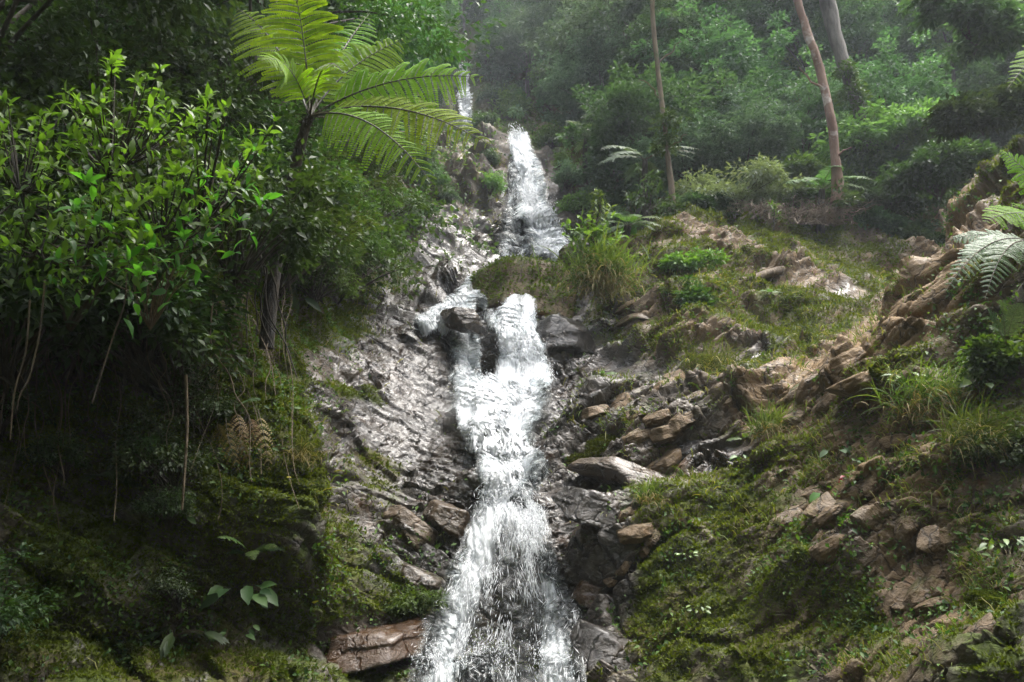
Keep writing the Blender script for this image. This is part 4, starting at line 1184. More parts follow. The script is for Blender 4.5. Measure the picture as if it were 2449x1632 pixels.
def simple_fern(name, label, u, v, n, size, mat, seed, ymin=0, ymax=1e9, spread=1., lift=.1, width=.22, group=None, toward=.5, Y=None, npin=16, npn=7, az=None):
    if Y is None:
        g, nn_ = ground(u, v, ymin, ymax)
    else:
        g = pix(u, v, Y)
    r = np.random.default_rng(seed)
    fs = []
    for k in range(n):
        a = (k + .5) / n * 2 * np.pi + r.normal(0, .25) if az is None else R(az[0] + (az[1] - az[0]) * (k + .5) / n) + r.normal(0, .1)
        L = size * (.75 + .45 * r.random())
        tip = g + np.array([math.cos(a) * L * spread, math.sin(a) * L * spread * .8 - toward * L * .3, lift * L + .15 * L * r.normal()])
        fs.append((tip, (0, 0, .28), L * width))
    return fern(name, label, g, fs, mat, group=group, npin=npin, npn=npn, droop=.3, nrm=(0, -.5, .85), seed=seed)

# bright fronds reaching in from the right edge, and silvery ferns below them
b = pix(1075, 235, 6.6)
fern('fern', 'bright yellow-green fern reaching in over the top of the right ridge', b,
     [(pix(985, 222, 6.2), (0, 0, .25), .30), (pix(1000, 150, 6.6), (0, 0, .22), .28), (pix(1040, 260, 6.0), (0, 0, .2), .26)], ML_FERN, npin=20, npn=10, seed=5)
b = pix(1060, 40, 6.8)
fern('fern', 'bright fern frond hanging in at the top right edge', b,
     [(pix(1008, 88, 6.4), (.1, 0, .22), .2), (pix(1040, 120, 6.5), (.1, 0, .2), .24)], ML_FERN, npin=20, npn=9, seed=6)
b = pix(1035, 245, 7.0)
fern('fern', 'silvery arching fern over the upper edge of the right bank', b,
     [(pix(945, 292, 6.5), (0, -.05, .3), .20), (pix(962, 262, 6.9), (0, 0, .25), .20), (pix(985, 300, 6.3), (0, 0, .3), .2), (pix(950, 240, 7.2), (0, 0, .22), .18)], ML_SILVER, npin=22, npn=9, seed=7)
b = pix(1006, 345, 6.6)
fern('fern', 'small pale blue-green fern on a thin stalk against the dark bank', b,
     [(pix(985, 306, 6.45), (0, 0, .3), .10), (pix(1022, 303, 6.5), (0, 0, .3), .10), (pix(1003, 300, 6.3), (0, 0, .3), .11), (pix(992, 330, 6.3), (0, 0, .35), .08)], ML_SILVER, npin=14, npn=6, seed=8)
# tree ferns standing on the far slope
def far_treefern(label, u, v, Y, L, h, seed, n=8, mat=ML_SILVER):
    g = pix(u, v, Y)
    r = np.random.default_rng(seed)
    fs = []
    for k in range(n):
        a = k / n * 2 * np.pi + r.normal(0, .2)
        fs.append((g + np.array([math.cos(a) * L, math.sin(a) * L * .8 - .35, -.18 * L + r.normal(0, .12) * L]), (0, 0, .32), L * .26, None, g))
    tr = crom([g - [0, -.4, h], g - [.05, -.1, h * .5], g], 10)
    return fern('tree_fern', label, g, fs, mat, 'tree fern', trunk=(tr, np.linspace(.12, .08, 10), False), npin=20, npn=8, nrm=(0, -.5, .85), droop=.3, seed=seed)
far_treefern('pale flat-topped tree fern beside the foot of the thin brown trunk', 645, 160, 21, 1.55, 2.2, 21, 9)
far_treefern('small hazy tree fern right of the lip of the tall upper fall', 586, 136, 27, 1.3, 1.8, 22, 8)
far_treefern('green tree fern below the leaning pale trunk, behind the broken stump', 822, 190, 19.5, 1.3, 1.2, 23, 8, ML_FAR[2])
far_treefern('feathery fern left of the summit of the mound', 628, 226, 16.4, .75, .5, 24, 8, ML_HERB)
k = 0
for (u, v, n, sz, mt, lab) in [(250, 553, 7, .34, ML_UNDER, 'dark fern with stiff leaflets over the broad-leaved plant on the left bank'),
                               (232, 412, 6, .38, ML_SILVER, 'bluish fern at the top of the hanging dead fronds on the left bank'),
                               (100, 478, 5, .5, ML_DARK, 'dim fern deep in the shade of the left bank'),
                               (745, 440, 5, .22, ML_HERB, 'small fern in the grass right of the glistening slab'),
                               (604, 375, 5, .22, ML_HERB, 'small fern in the dark recess below the grassy bush'),
                               (660, 215, 6, .55, ML_HERB, 'fern on the summit of the mound beside the leaning log'),
                               (770, 293, 5, .3, ML_HERB, 'yellow-green fern alone in the mossy hollow'),
                               (920, 512, 5, .2, ML_HERB, 'small pale fern beside the red-leaved plant'),
                               (590, 265, 7, .5, ML_SILVER, 'pale feathery fern behind the grassy bush')]:
    simple_fern('fern', lab, u, v, n, sz, mt, 300 + k); k += 1
# dead fronds
g, _ = ground(246, 425)
a = Acc(); s = Acc()
fs = []
for q in range(6):
    b0 = g + [.075 * q - .22, -.16, .06 * (q % 3)]
    tip = pix(232 + 7.5 * q, 448 + 12 * ((q * 2) % 4), g[1] - .42 - .05 * (q % 2))
    fs.append((tip, (.10 * (q % 3 - 1), -.3, .05), .10, None, b0, (.5 * (q % 3 - 1), -1, .2)))
fern('dead_fern', 'bunch of dry brown fern fronds hanging on the left bank', g, fs, ML_DRYFERN, 'dead fern', npin=8, npn=5, droop=1.6, seed=40)

# ================================================================= trunks of the slope
def big_trunk(name, label, pts, rad, bm, crown_at, cr, lm, seed, branches=(), cat='tree', epi=()):
    """pts: (u, v, Y) up the trunk; the crown stands above the picture"""
    w = np.array([pix(*p) for p in pts])
    path = crom(w, 50)
    path = path + .012 * np.stack([fbm(path * 1.3 + k * 9, 3, seed) for k in range(3)], -1) * rad[0] * 30
    t = thing(name, label, cat, w[0])
    a = Acc(); tube(a, path, np.interp(np.linspace(0, 1, 50), np.linspace(0, 1, len(rad)), rad) * (1 + .16 * fbm(path * 2.6, 3, seed + 1)) * (1 + .45 * np.exp(-np.arange(50) / 2.2)), 18)
    for (f, e, r0) in branches:
        m = path[int(f * 49)]
        tube(a, wander(m, m + np.array(e), 10, .2, 0, seed), np.linspace(r0, r0 * .3, 10), 6)
    Vt = a.V[0]; a.V[0] = Vt + unit(Vt - np.repeat(path, 18, 0)) * (rad[0] * .16 * fbm(Vt * np.array([7, 7, 1.3]), 3, seed + 2))[:, None]
    obj('trunk', a.mesh('trunk', w[0], True), bm, t)
    if epi:
        ep = Acc(); r = np.random.default_rng(seed + 9)
        for f in epi:
            crown(ep, path[int(f * 49)] + [r.normal(0, .1), -.15, 0], (.3, .25, .45), 12, 420, .13, .2, seed + int(f * 100), .35, .2, wl=.4)
        obj('clinging_plants', ep.mesh('clinging_plants', w[0]), ML_BANK, t)
    ac = Acc(); top = path[-1]
    cc = crown(ac, top, cr, 60, 9000, .24, .9, seed)
    obj('crown', ac.mesh('crown', w[0]), lm, t)
    al = Acc()
    for c in cc[:10]:
        tube(al, bez(path[40], (path[44] + c) / 2, c, 6), np.linspace(rad[-1] * .6, .02, 6), 5)
    obj('branches', al.mesh('branches', w[0], True), bm, t)
    return t
big_trunk('thin_tree', 'tall thin brown trunk with mossy patches rising beside the pale tree fern', [(674, 222, 19), (672, 192, 19), (667, 150, 19), (660, 90, 19), (654, 30, 19), (651, -40, 19), (648, -140, 19), (646, -260, 19)], [.085, .07, .065, .06, .05], MB_THIN, 0, (2.6, 2.6, 2.), ML_FAR[0], 61, branches=[(.3, (.5, -.2, .35), .03), (.42, (-.6, -.1, .5), .03), (.5, (.7, .1, .8), .03)], epi=(.03, .3, .36))
big_trunk('pale_tree', 'leaning pale trunk with reddish peeling bark on the right slope', [(838, 205, 18.6), (836, 172, 18.6), (831, 120, 18.6), (820, 70, 18.6), (805, 25, 18.6), (794, -10, 18.6), (772, -90, 18.6), (745, -240, 18.6)], [.14, .115, .105, .095, .08], MB_PALE, 0, (3, 3, 2.2), ML_FAR[2], 62, branches=[(.2, (.35, -.2, .2), .04), (.38, (-.7, -.2, .6), .04)], epi=(.01,))
big_trunk('grey_tree', 'thick dark grey trunk leaning behind the pale trunk, split into two near the top', [(868, 150, 20.5), (856, 100, 20.5), (843, 60, 20.5), (831, 20, 20.5), (822, -20, 20.5), (800, -110, 20.5), (780, -260, 20.5)], [.15, .18, .2, .19, .13], MB_GREY, 0, (3, 3, 2.2), ML_FAR[1], 63, branches=[(.45, (-.75, -.3, 5.5), .2)], epi=(.02, .08, .14, .2, .27))
for (pts, lab, r0) in [([(146 * 4.0, 60, 46), (585, 95, 45)], 'slim pale trunk low on the hazy slope left of the thin brown trunk', .12),
                       ([(500, 8, 50), (497, 58, 49)], 'pale sapling trunk high above the distant fall', .1),
                       ([(700, 40, 45), (703, 120, 41)], 'slim grey trunk in the hazy middle of the forest slope', .1),
                       ([(552, 40, 44), (548, 118, 41)], 'slim straight trunk in the hazy forest right of the distant fall', .09),
                       ([(615, 20, 46), (618, 96, 43)], 'thin pale trunk high between the distant fall and the thin brown trunk', .09),
                       ([(735, 60, 40), (742, 136, 36)], 'thin dark leaning trunk in the mist left of the leaning pale trunk', .08),
                       ([(905, 10, 36), (900, 84, 33)], 'slim brown trunk in the bright foliage right of the leaning trunks', .09),
                       ([(958, 20, 34), (962, 100, 31)], 'slim dark trunk at the upper right behind the corner foliage', .09),
                       ([(524, 30, 48), (527, 100, 46)], 'very thin vertical trunk above the lip of the tall upper fall', .08),
                       ([(751, 178, 30), (748, 228, 28)], 'slim bare sapling stem behind the grey bush', .04)]:
    w = [pix(*p) for p in pts]
    t = thing('bare_tree', lab, 'tree', w[1])
    a = Acc(); pth = wander(w[1] - np.array([0, 0, .5]), w[0], 14, .25, 0, len(lab)); tube(a, pth, np.linspace(r0, r0 * .6, 14), 6)
    obj('trunk', a.mesh('trunk', w[1], True), MB_GREY, t)
    a = Acc(); crown(a, w[0] + np.array([0, 0, .3]), (1.2, 1.2, .9), 18, 2200, .2, .5, len(lab) + 7)
    obj('crown', a.mesh('crown', w[1]), ML_FAR[0], t)

# broken stump, dead brush and the log on the mound
g, _ = ground(796, 226)
a = Acc(); tube(a, wander(g - [0, 0, .3], pix(793, 184, g[1]), 12, .12, 0, 3), np.linspace(.11, .075, 12) * (1 + .2 * rng.random(12)), 9)
tube(a, [pix(794, 200, g[1]), pix(797, 196, g[1] - .1), pix(799, 190, g[1] - .15)], [.05, .04, .02], 6)
tag(obj('stump', a.mesh('stump', g, True), MB_DARK, loc=[float(c) for c in g]), 'thin dark broken stump standing on the crest behind the mound', 'stump')
for (uc, vc, su, sv, nb, lab, yy) in [(822, 214, 30, 14, 110, 'tangle of dead reddish branches right of the broken stump', 18.6), (765, 212, 28, 10, 60, 'sprawl of bare grey twigs left of the broken stump', 18.8)]:
    a = Acc(); c0 = pix(uc, vc + 14, yy)
    r = np.random.default_rng(int(uc))
    for q in range(nb):
        s0 = pix(uc + r.normal(0, su * .5), vc + sv * .7, yy + r.normal(0, .3)); e0 = pix(uc + r.normal(0, su * .8), vc - abs(r.normal(0, sv * .6)), yy + r.normal(0, .5))
        tube(a, wander(s0, e0, 9, .5, -.1, q), np.linspace(.016, .004, 9), 4)
    tag(obj('dead_brush', a.mesh('dead_brush', c0), MB_DEAD, loc=[float(c) for c in c0]), lab, 'dead branches')
g0, _ = ground(638, 262); g1, _ = ground(668, 212)
a = Acc(); tube(a, wander(g0 + [0, -.12, .03], g1 + [0, -.15, .1], 16, .12, 0, 4), np.linspace(.09, .06, 16) * (1 + .25 * rng.random(16)), 9)
tag(obj('log', a.mesh('log', g0, True), MB_DEAD, loc=[float(c) for c in g0]), 'bare pale log leaning on the left side of the mound', 'log')
g0, _ = ground(742, 283); g1, _ = ground(782, 274)
a = Acc(); tube(a, wander(g0 + [0, -.05, .05], g1 + [0, -.05, .05], 12, .05, 0, 5), np.linspace(.07, .1, 12), 9)
tag(obj('log', a.mesh('log', g0, True), MB_DEAD, loc=[float(c) for c in g0]), 'short mossy log lying in the hollow of the mound', 'log')

# ================================================================= shrubs
def shrub(name, label, c, rad, ncl, nl, L, cr, seed, lm, group=None, cat='shrub', base=None, leaf=leaf4, wl=.5, flat=.7, bm=None, lobes=1):
    base = np.asarray(c, float) - [0, -.2, rad[2]] if base is None else base
    t = thing(name, label, cat, base, group)
    a = Acc(); c = np.asarray(c, float); rad = np.asarray(rad, float); cc = []
    rs = np.random.default_rng(seed + 3)
    nlo = lobes
    for q in range(nlo):
        of = rad * np.array([-.75 + 1.5 * (q + .5) / nlo + rs.normal(0, .12), rs.normal(0, .3), rs.uniform(-.55, .35)]) if nlo > 1 else 0 * rad
        f = rs.uniform(.38, .62) if nlo > 1 else 1
        cc.append(crown(a, c + of, rad * f * np.array([1, 1, rs.uniform(.8, 1.25)]), max(6, ncl // nlo), nl // nlo, L, cr * (.8 if nlo > 1 else 1), seed + q, .2, .25, leaf, wl, flat))
    cc = np.concatenate(cc); cc = cc[rs.permutation(len(cc))]
    obj('foliage', a.mesh('foliage', base), lm, t)
    s = Acc()
    for q, e in enumerate(cc[:26]):
        tube(s, bez(base + .05 * np.random.default_rng(q).normal(0, 1, 3), (base + e) / 2 + [0, 0, .1], e, 7), np.linspace(.014, .005, 7), 4)
    obj('stem', s.mesh('stem', base, True), bm or MB_DARK, t)
    return t

# the dark bank on the left: shade shrubs over its face
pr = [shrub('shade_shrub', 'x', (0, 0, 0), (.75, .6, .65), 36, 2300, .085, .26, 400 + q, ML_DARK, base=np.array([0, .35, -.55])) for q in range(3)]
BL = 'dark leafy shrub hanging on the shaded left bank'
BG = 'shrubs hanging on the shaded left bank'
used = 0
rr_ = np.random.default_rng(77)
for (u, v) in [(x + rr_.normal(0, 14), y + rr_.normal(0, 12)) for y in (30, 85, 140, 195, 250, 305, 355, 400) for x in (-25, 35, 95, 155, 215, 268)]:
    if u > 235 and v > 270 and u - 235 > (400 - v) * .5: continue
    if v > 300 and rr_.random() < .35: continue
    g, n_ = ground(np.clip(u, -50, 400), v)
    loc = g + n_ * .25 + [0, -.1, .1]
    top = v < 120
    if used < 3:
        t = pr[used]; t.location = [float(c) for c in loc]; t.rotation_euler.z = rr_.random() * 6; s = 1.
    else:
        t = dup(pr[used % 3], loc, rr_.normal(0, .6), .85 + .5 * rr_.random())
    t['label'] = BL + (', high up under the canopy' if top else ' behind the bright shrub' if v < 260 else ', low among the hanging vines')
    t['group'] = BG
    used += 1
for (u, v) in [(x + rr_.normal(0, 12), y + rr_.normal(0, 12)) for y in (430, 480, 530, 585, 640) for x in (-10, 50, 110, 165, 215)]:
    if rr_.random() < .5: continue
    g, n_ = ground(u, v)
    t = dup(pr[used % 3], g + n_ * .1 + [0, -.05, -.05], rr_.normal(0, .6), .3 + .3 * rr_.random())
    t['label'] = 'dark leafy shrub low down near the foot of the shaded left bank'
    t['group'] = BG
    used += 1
# greener shrubs behind the tree fern and down its side
pb = [shrub('bank_shrub', 'x', (0, 0, 0), (.85, .7, .7), 46, 1700, .085, .22, 430 + q, ML_BANK, base=np.array([0, .35, -.5])) for q in range(3)]
used = 0
for (u, v) in [(300, 30), (340, 20), (380, 15), (410, 40), (445, 20), (420, 75), (395, 95), (330, 70), (290, 90), (365, 60), (340, 118), (372, 135), (352, 165), (330, 195), (345, 222), (320, 240), (366, 240), (340, 268), (312, 290), (336, 300), (350, 205), (280, 250), (295, 275), (300, 310), (282, 290), (322, 320), (275, 215), (300, 235)]:
    g, n_ = ground(u, v)
    loc = g + n_ * .25 + [0, -.1, .1]
    s = (.75 + .35 * rr_.random()) * max(1, g[1] / 12)
    if used < 3:
        t = pb[used]; t.location = [float(c) for c in loc]; t.scale = (s, s, s)
    else:
        t = dup(pb[used % 3], loc, rr_.random() * 6.28, s)
    t['label'] = 'leafy green shrub ' + ('on the slope above the tree fern' if v < 100 else 'behind the drooping fronds of the tree fern' if v < 200 else 'below the tree fern at the edge of the left rocks')
    t['group'] = 'green shrubs around the tree fern'
    used += 1

pc = [shrub('cliff_shrub', 'x', (0, 0, 0), (1.0, .7, .7), 34, 2200, .15, .33, 460 + q, ML_FAR[(0, 1, 2)[q]], base=np.array([0, .3, -.5])) for q in range(3)]
used = 0
got = []
for (cu, cv, su, sv, n, pl) in [(430, 190, 45, 40, 16, 'left of the tall upper fall'), (478, 165, 14, 40, 6, 'left of the tall upper fall'), (590, 190, 38, 55, 26, 'right of the tall upper fall'), (575, 110, 40, 28, 16, 'above the lip of the tall upper fall'), (505, 85, 26, 36, 16, 'right of the distant fall'), (440, 95, 14, 30, 6, 'left of the distant fall')]:
    for q in range(n):
        u, v = cu + rr_.uniform(-su, su), cv + rr_.uniform(-sv, sv)
        if 500 < u < 535 + (v - 139) * .3 and v > 122 or 446 < u < 484 and v > 56: continue
        if any((u - a) ** 2 + (v - b) ** 2 < 81 for a, b in got): continue
        got.append((u, v))
        g, n_ = ground(u, v, 18)
        if g[1] < 18: continue
        loc = g + n_ * .1
        s = (.45 + .5 * rr_.random()) * g[1] / 28
        if used < 3:
            t = pc[used]; t.location = [float(c) for c in loc]; t.scale = (s, s, s)
        else:
            t = dup(pc[used % 3], loc, rr_.random() * 6.28, s)
        t['label'] = 'small leafy shrub clinging to the cliff ' + pl
        t['group'] = 'shrubs clinging to the cliff ' + pl
        used += 1

# the bright broad-leaved shrub in front
def rosettes(pts, L, seed, nl=(6, 10)):
    r = np.random.default_rng(seed)
    A = Acc()
    for p in pts:
        n = r.integers(*nl)
        ax = unit(np.array([.12, -.25, 1.]) + r.normal(0, .35, 3))
        e1 = unit(np.cross(ax, [.3, .9, .1])); e2 = np.cross(ax, e1)
        for q in range(n):
            an = q * 2.4 + r.normal(0, .2)
            el = .15 + .75 * r.random() if q > 2 else .9 + .4 * r.random()
            D = (e1 * math.cos(an) + e2 * math.sin(an)) * math.cos(el) + ax * math.sin(el)
            l = L * (.65 + .6 * r.random())
            leaf8(A, [p + r.normal(0, .012, 3)], [D], [ax + r.normal(0, .25, 3)], l, l * (.36 + .1 * r.random()), [np.clip(.35 + .65 * r.random(), 0, 1)], .12, .2 + .25 * r.random())
        for q in range(5):                                   # loose leaves lower on the twig
            o = p + np.array([r.normal(0, .05), r.normal(0, .05), -.05 - .22 * r.random()])
            D = unit(r.normal(0, .8, 3) + [0, -.25, -.2])
            l = L * (.45 + .7 * r.random())
            leaf8(A, [o], [D], [np.array([0, -.3, 1]) + r.normal(0, .4, 3)], l, l * (.36 + .12 * r.random()), [np.clip(.1 + .6 * r.random(), 0, 1)], .12, .2 + .5 * r.random())
    return A
reg = [(90, 130, 75, 40), (60, 175, 80, 40), (140, 175, 60, 40), (170, 130, 50, 40), (120, 90, 55, 40), (225, 125, 40, 30), (180, 205, 50, 35), (100, 225, 70, 35), (40, 240, 55, 40), (200, 170, 50, 30), (20, 120, 40, 40), (130, 225, 40, 30)]
r = np.random.default_rng(5)
tips, trow = [], []
for (u, v, su, sv) in reg:
    for q in range(21):
        uu, vv = u + r.normal(0, su * .6), v + r.normal(0, sv * .6)
        if vv < 45 + abs(uu - 95) * .34 + 14 * math.sin(uu * .11): continue
        if noise(np.array([uu / 38., vv / 30., .5]), 3) < -.16: continue
        tips.append(pix(uu, vv, 4.9 + .9 * r.random() + .003 * abs(uu - 110)))
tips = np.array(tips)
base = pix(70, 330, 6.4)
MB_TWIG = MB_DARK
sh = thing('broadleaf_shrub', 'bright green broad-leaved shrub lit against the dark left bank', 'shrub', base)
obj('foliage', rosettes(tips, .096, 9, (4, 8)).mesh('foliage', base), ML_SHRUB, sh)
s = Acc()
nodes_ = [pix(40, 250, 5.6), pix(100, 240, 5.5), pix(160, 235, 5.6), pix(200, 220, 5.8), pix(20, 190, 5.7), pix(110, 170, 5.6)]
for nd in nodes_:
    tube(s, wander(base, nd, 12, .15, -.1, int(nd[0] * 10)), np.linspace(.02, .010, 12), 6)
for e in tips:
    nd = nodes_[int(np.argmin([np.linalg.norm(e - q) for q in nodes_]))]
    tube(s, bez(nd, (nd + e) / 2 + [0, .05, -.12], e, 7), np.linspace(.010, .004, 7), 4)
obj('stem', s.mesh('stem', base, True), MB_TWIG, sh)
tips2 = np.array([pix(u, v, Y) for (u, v, Y) in [(262, 200, 5.7), (240, 222, 5.6), (128, 262, 5.0), (140, 276, 5.0), (155, 250, 5.2), (112, 232, 5.0), (182, 238, 5.3), (150, 232, 5.1), (98, 226, 5.0), (215, 200, 5.5), (190, 222, 5.4), (235, 175, 5.8), (250, 150, 5.9), (205, 245, 5.4), (60, 262, 5.1), (80, 210, 4.9), (176, 268, 5.4), (90, 182, 4.8), (206, 178, 5.3)]])
b2 = pix(150, 330, 6.2)
sh = thing('broadleaf_shrub', 'low hanging sprays of lit broad leaves below the bright shrub', 'shrub', b2)
obj('foliage', rosettes(tips2, .115, 12, (5, 8)).mesh('foliage', b2), ML_SHRUB, sh)
s = Acc()
for e in tips2:
    tube(s, wander(b2, e, 10, .15, -.15, int(e[0] * 31)), np.linspace(.006, .003, 10), 4)
obj('stem', s.mesh('stem', b2, True), MB_VINE, sh)

# single shrubs and bushes of the middle distance
def bush_at(name, label, u, v, wpx, hr, L, ncl, nl, lm, seed, lift=.35, cat='bush', ymin=0, ymax=1e9, leaf=leaf4, wl=.45, Y=None, cr=.3, flat=.7, lobes=5):
    g = ground(u, v, ymin, ymax)[0] if Y is None else pix(u, v, Y)
    Wd = wpx * g[1] / FPX / 2
    return shrub(name, label, g + np.array([0, -.1, lift * Wd * hr]), (Wd * 1.15, Wd * .85, Wd * hr * 1.15), ncl, nl, L, cr * Wd, seed, lm, cat=cat, base=g + np.array([0, .1, -.1]), leaf=leaf, wl=wl, flat=flat, lobes=lobes)
def sapling(label, u, v0, v1, Y, wpx, nt_, L, lm, seed, wl=.3):
    base, top = pix(u, v0, Y), pix(u + 2, v1, Y)
    r = np.random.default_rng(seed)
    t = thing('leafy_sapling', label, 'sapling', base)
    A, S_ = Acc(), Acc()
    Wd = wpx * Y / FPX / 2
    ax = wander(base, top, 16, .12, 0, seed)
    tube(S_, ax, np.linspace(.02, .007, 16), 5)
    for q in range(nt_):
        f = .35 + .65 * (q + r.random()) / nt_
        m = ax[min(15, int(f * 15))]
        a = r.random() * 6.28
        e = m + np.array([math.cos(a), math.sin(a) * .8, .5 + .5 * r.random()]) * Wd * (1.15 - .6 * f) * (.5 + .7 * r.random())
        tw = bez(m, (m + e) / 2 + [0, 0, .08], e, 7)
        tube(S_, tw, np.linspace(.007, .003, 7), 4)
        for w_ in range(11):
            p_ = tw[min(6, 2 + w_ // 2)] + r.normal(0, .02, 3)
            D = unit(r.normal(0, .7, 3) + unit(e - m) * .6 + [0, -.1, -.25])
            l = L * (.6 + .6 * r.random())
            leaf8(A, [p_], [D], [[0, -.3, 1] + r.normal(0, .3, 3)], l, l * wl, [r.random()])
    obj('leaves', A.mesh('leaves', base), lm, t)
    obj('stem', S_.mesh('stem', base, True), MB_DARK, t)
    return t

def tussock(name, label, u, v, wpx, n, L, lm, seed, Y=None, hang=.5, cat='bush', wid=.009):
    g = ground(u, v)[0] if Y is None else pix(u, v, Y)
    r = np.random.default_rng(seed)
    Wd = wpx * g[1] / FPX / 2
    t = thing(name, label, cat, g)
    for part, mt, cnt, ll, hg in (('blades', lm, n, L, hang), ('dry_blades', ML_DRYGRASS, n // 2, L * .8, hang * 2.2)):
        A = Acc()
        o = g + r.normal(0, 1, (cnt, 3)) * np.array([Wd * .42, Wd * .25, Wd * .22])
        if part == 'dry_blades': o = o + [0, -.1, -.25 * Wd]
        D0 = unit(r.normal(0, .55, (cnt, 3)) + [0, -.35, .9])
        l = (ll * (.45 + .75 * r.random(cnt)))[:, None]
        pts = [o]; d = D0
        for q in range(5):
            pts.append(pts[-1] + d * l * .2); d = unit(d + np.array([0, -.06, -hg * .55]) + r.normal(0, .05, (cnt, 3)))
        S_ = unit(np.cross(D0, r.normal(0, 1, (cnt, 3)) + [0, -1.5, 0]))
        ws = [.5, 1, 1, .8, .5, .06]
        V = np.stack([pts[q] + S_ * wid * ws[q] * sg for q in range(6) for sg in (-1, 1)], 1)
        kx = np.arange(cnt)[:, None] * 12
        A.add(V, np.concatenate([kx + np.array(f) + 2 * q for q in range(5) for f in ([0, 1, 3], [0, 3, 2])]), np.repeat(r.random(cnt), 12))
        tag(obj(part, A.mesh(part, g), mt, t), kind='stuff')
    return t
ML_DRYGRASS = leaf_mat('dry_grass_blades', (.13, .10, .045), (.25, .2, .10), .3, .65, spec=.2)
ML_REED = leaf_mat('reed_grass_blades', (.03, .06, .012), (.12, .145, .04), .35, .6, spec=.2)
sapling('slim yellow-green sapling rising out of the grassy bush', 597, 258, 196, 14.8, 34, 16, .15, ML_HERB, 501, .34)
sapling('grey-green sapling with drooping leaves left of the mound summit', 650, 232, 180, 17.0, 60, 22, .19, ML_BANK, 502, .3)
sapling('leafy green shoots growing thickly out of the top of the grassy bush', 592, 275, 236, 14.7, 78, 34, .15, ML_HERB, 503, .45)
sapling('thin green shoot standing on the crest left of the broken stump', 773, 232, 205, 18.3, 20, 7, .13, ML_HERB, 504, .35)
tussock('grassy_bush', 'grassy bush of narrow blades overhanging the dark recess by the twin fall', 602, 276, 74, 900, .75, leaf_mat('fresh_reed_blades', (.05, .11, .02), (.14, .2, .045), .4, .55, spec=.25), 505, 14.7)
tussock('grass_tussock', 'tussock with long straw hanging from the ledge in the middle of the right slope', 772, 432, 46, 320, .42, ML_REED, 506, wid=.005)
tussock('grass_tussock', 'wide tussock of green and dry blades below the dark glossy bush', 715, 372, 70, 420, .5, ML_REED, 507, wid=.006)
tussock('grass_tussock', 'tall grass on the right bank beside the pale stone', 930, 400, 90, 520, .42, ML_REED, 508, wid=.0045)
tussock('grass_tussock', 'long grass arching over the right bank above the leaning tan block', 975, 440, 70, 380, .4, ML_REED, 509, wid=.004)
tussock('grass_tussock', 'small drooping tussock above the pale tilted flake', 650, 500, 34, 220, .3, ML_REED, 510, wid=.004)
tussock('grass_tussock', 'grass tuft on the green moss of the left bank', 300, 455, 44, 260, .28, ML_REED, 511, wid=.003)
bush_at('bush', 'dark glossy leafy bush growing down the face of the mound', 696, 300, 36, 1.5, .10, 50, 1500, ML_BANK, 524, wl=.55, lift=.1)
bush_at('bush', 'lighter leafy bush on top of the dark glossy bush of the mound', 690, 266, 50, .6, .1, 40, 1300, ML_HERB, 525, wl=.5, lift=.1)
bush_at('bush', 'silvery grey feathery bush behind the crest, left of the broken stump', 738, 200, 100, .62, .15, 80, 5200, leaf_mat('silver_grey_leaves', (.10, .13, .09), (.2, .24, .17), .35, .5), 506, Y=19.8, wl=.35)
bush_at('bush', 'low dark green bush on the crest right of the dead branches', 868, 228, 60, .5, .14, 60, 3600, ML_FAR[1], 531, Y=20.2)
bush_at('bush', 'low green bush on the crest directly behind the broken stump', 803, 205, 60, .45, .14, 60, 3600, ML_FAR[2], 532, Y=20.3)
bush_at('bush', 'low leafy bush between the mound summit and the silvery bush', 704, 206, 46, .5, .13, 50, 2600, ML_FAR[1], 533, Y=19.5)
bush_at('bush', 'small dark bush at the right end of the crest under the tan ridge', 915, 238, 50, .5, .13, 50, 2600, ML_FAR[1], 534, Y=19.6)
bush_at('bush', 'bright green bush under the leaning pale trunk', 790, 186, 80, .5, .2, 70, 4200, ML_FAR[2], 507, Y=21.5)
bush_at('bush', 'tall dark green bush right of the leaning trunks, its top lit yellow-green', 893, 145, 110, .85, .18, 130, 9500, ML_FAR[2], 508, Y=20.5)
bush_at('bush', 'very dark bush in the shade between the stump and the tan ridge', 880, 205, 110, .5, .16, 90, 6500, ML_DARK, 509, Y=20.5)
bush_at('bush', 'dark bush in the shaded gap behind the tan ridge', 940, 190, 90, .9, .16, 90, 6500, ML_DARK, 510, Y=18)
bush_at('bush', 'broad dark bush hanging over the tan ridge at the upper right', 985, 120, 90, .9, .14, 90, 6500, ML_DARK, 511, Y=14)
bush_at('bush', 'leafy dark green tree crown at the top right corner', 975, 40, 110, .7, .17, 90, 6500, ML_FAR[1], 512, Y=15)
bush_at('bush', 'yellowish feathery bush on the hazy slope left of the thin brown trunk', 645, 100, 60, .8, .22, 60, 4200, ML_FAR[3], 513, Y=33, flat=.5)
bush_at('bush', 'leafy plants crowding the right edge of the bank', 1015, 350, 90, 1.5, .075, 80, 4200, ML_UNDER, 514, wl=.5, lift=.1)
bush_at('bush', 'leafy weeds hanging at the right edge, level with the glistening slab', 1010, 450, 80, 1.2, .055, 70, 2200, ML_UNDER, 515, wl=.5, lift=.1)
bush_at('bush', 'dark leafy weeds in the hollow left of the lowest fall', 412, 612, 60, .8, .05, 60, 2200, ML_UNDER, 516, wl=.5)

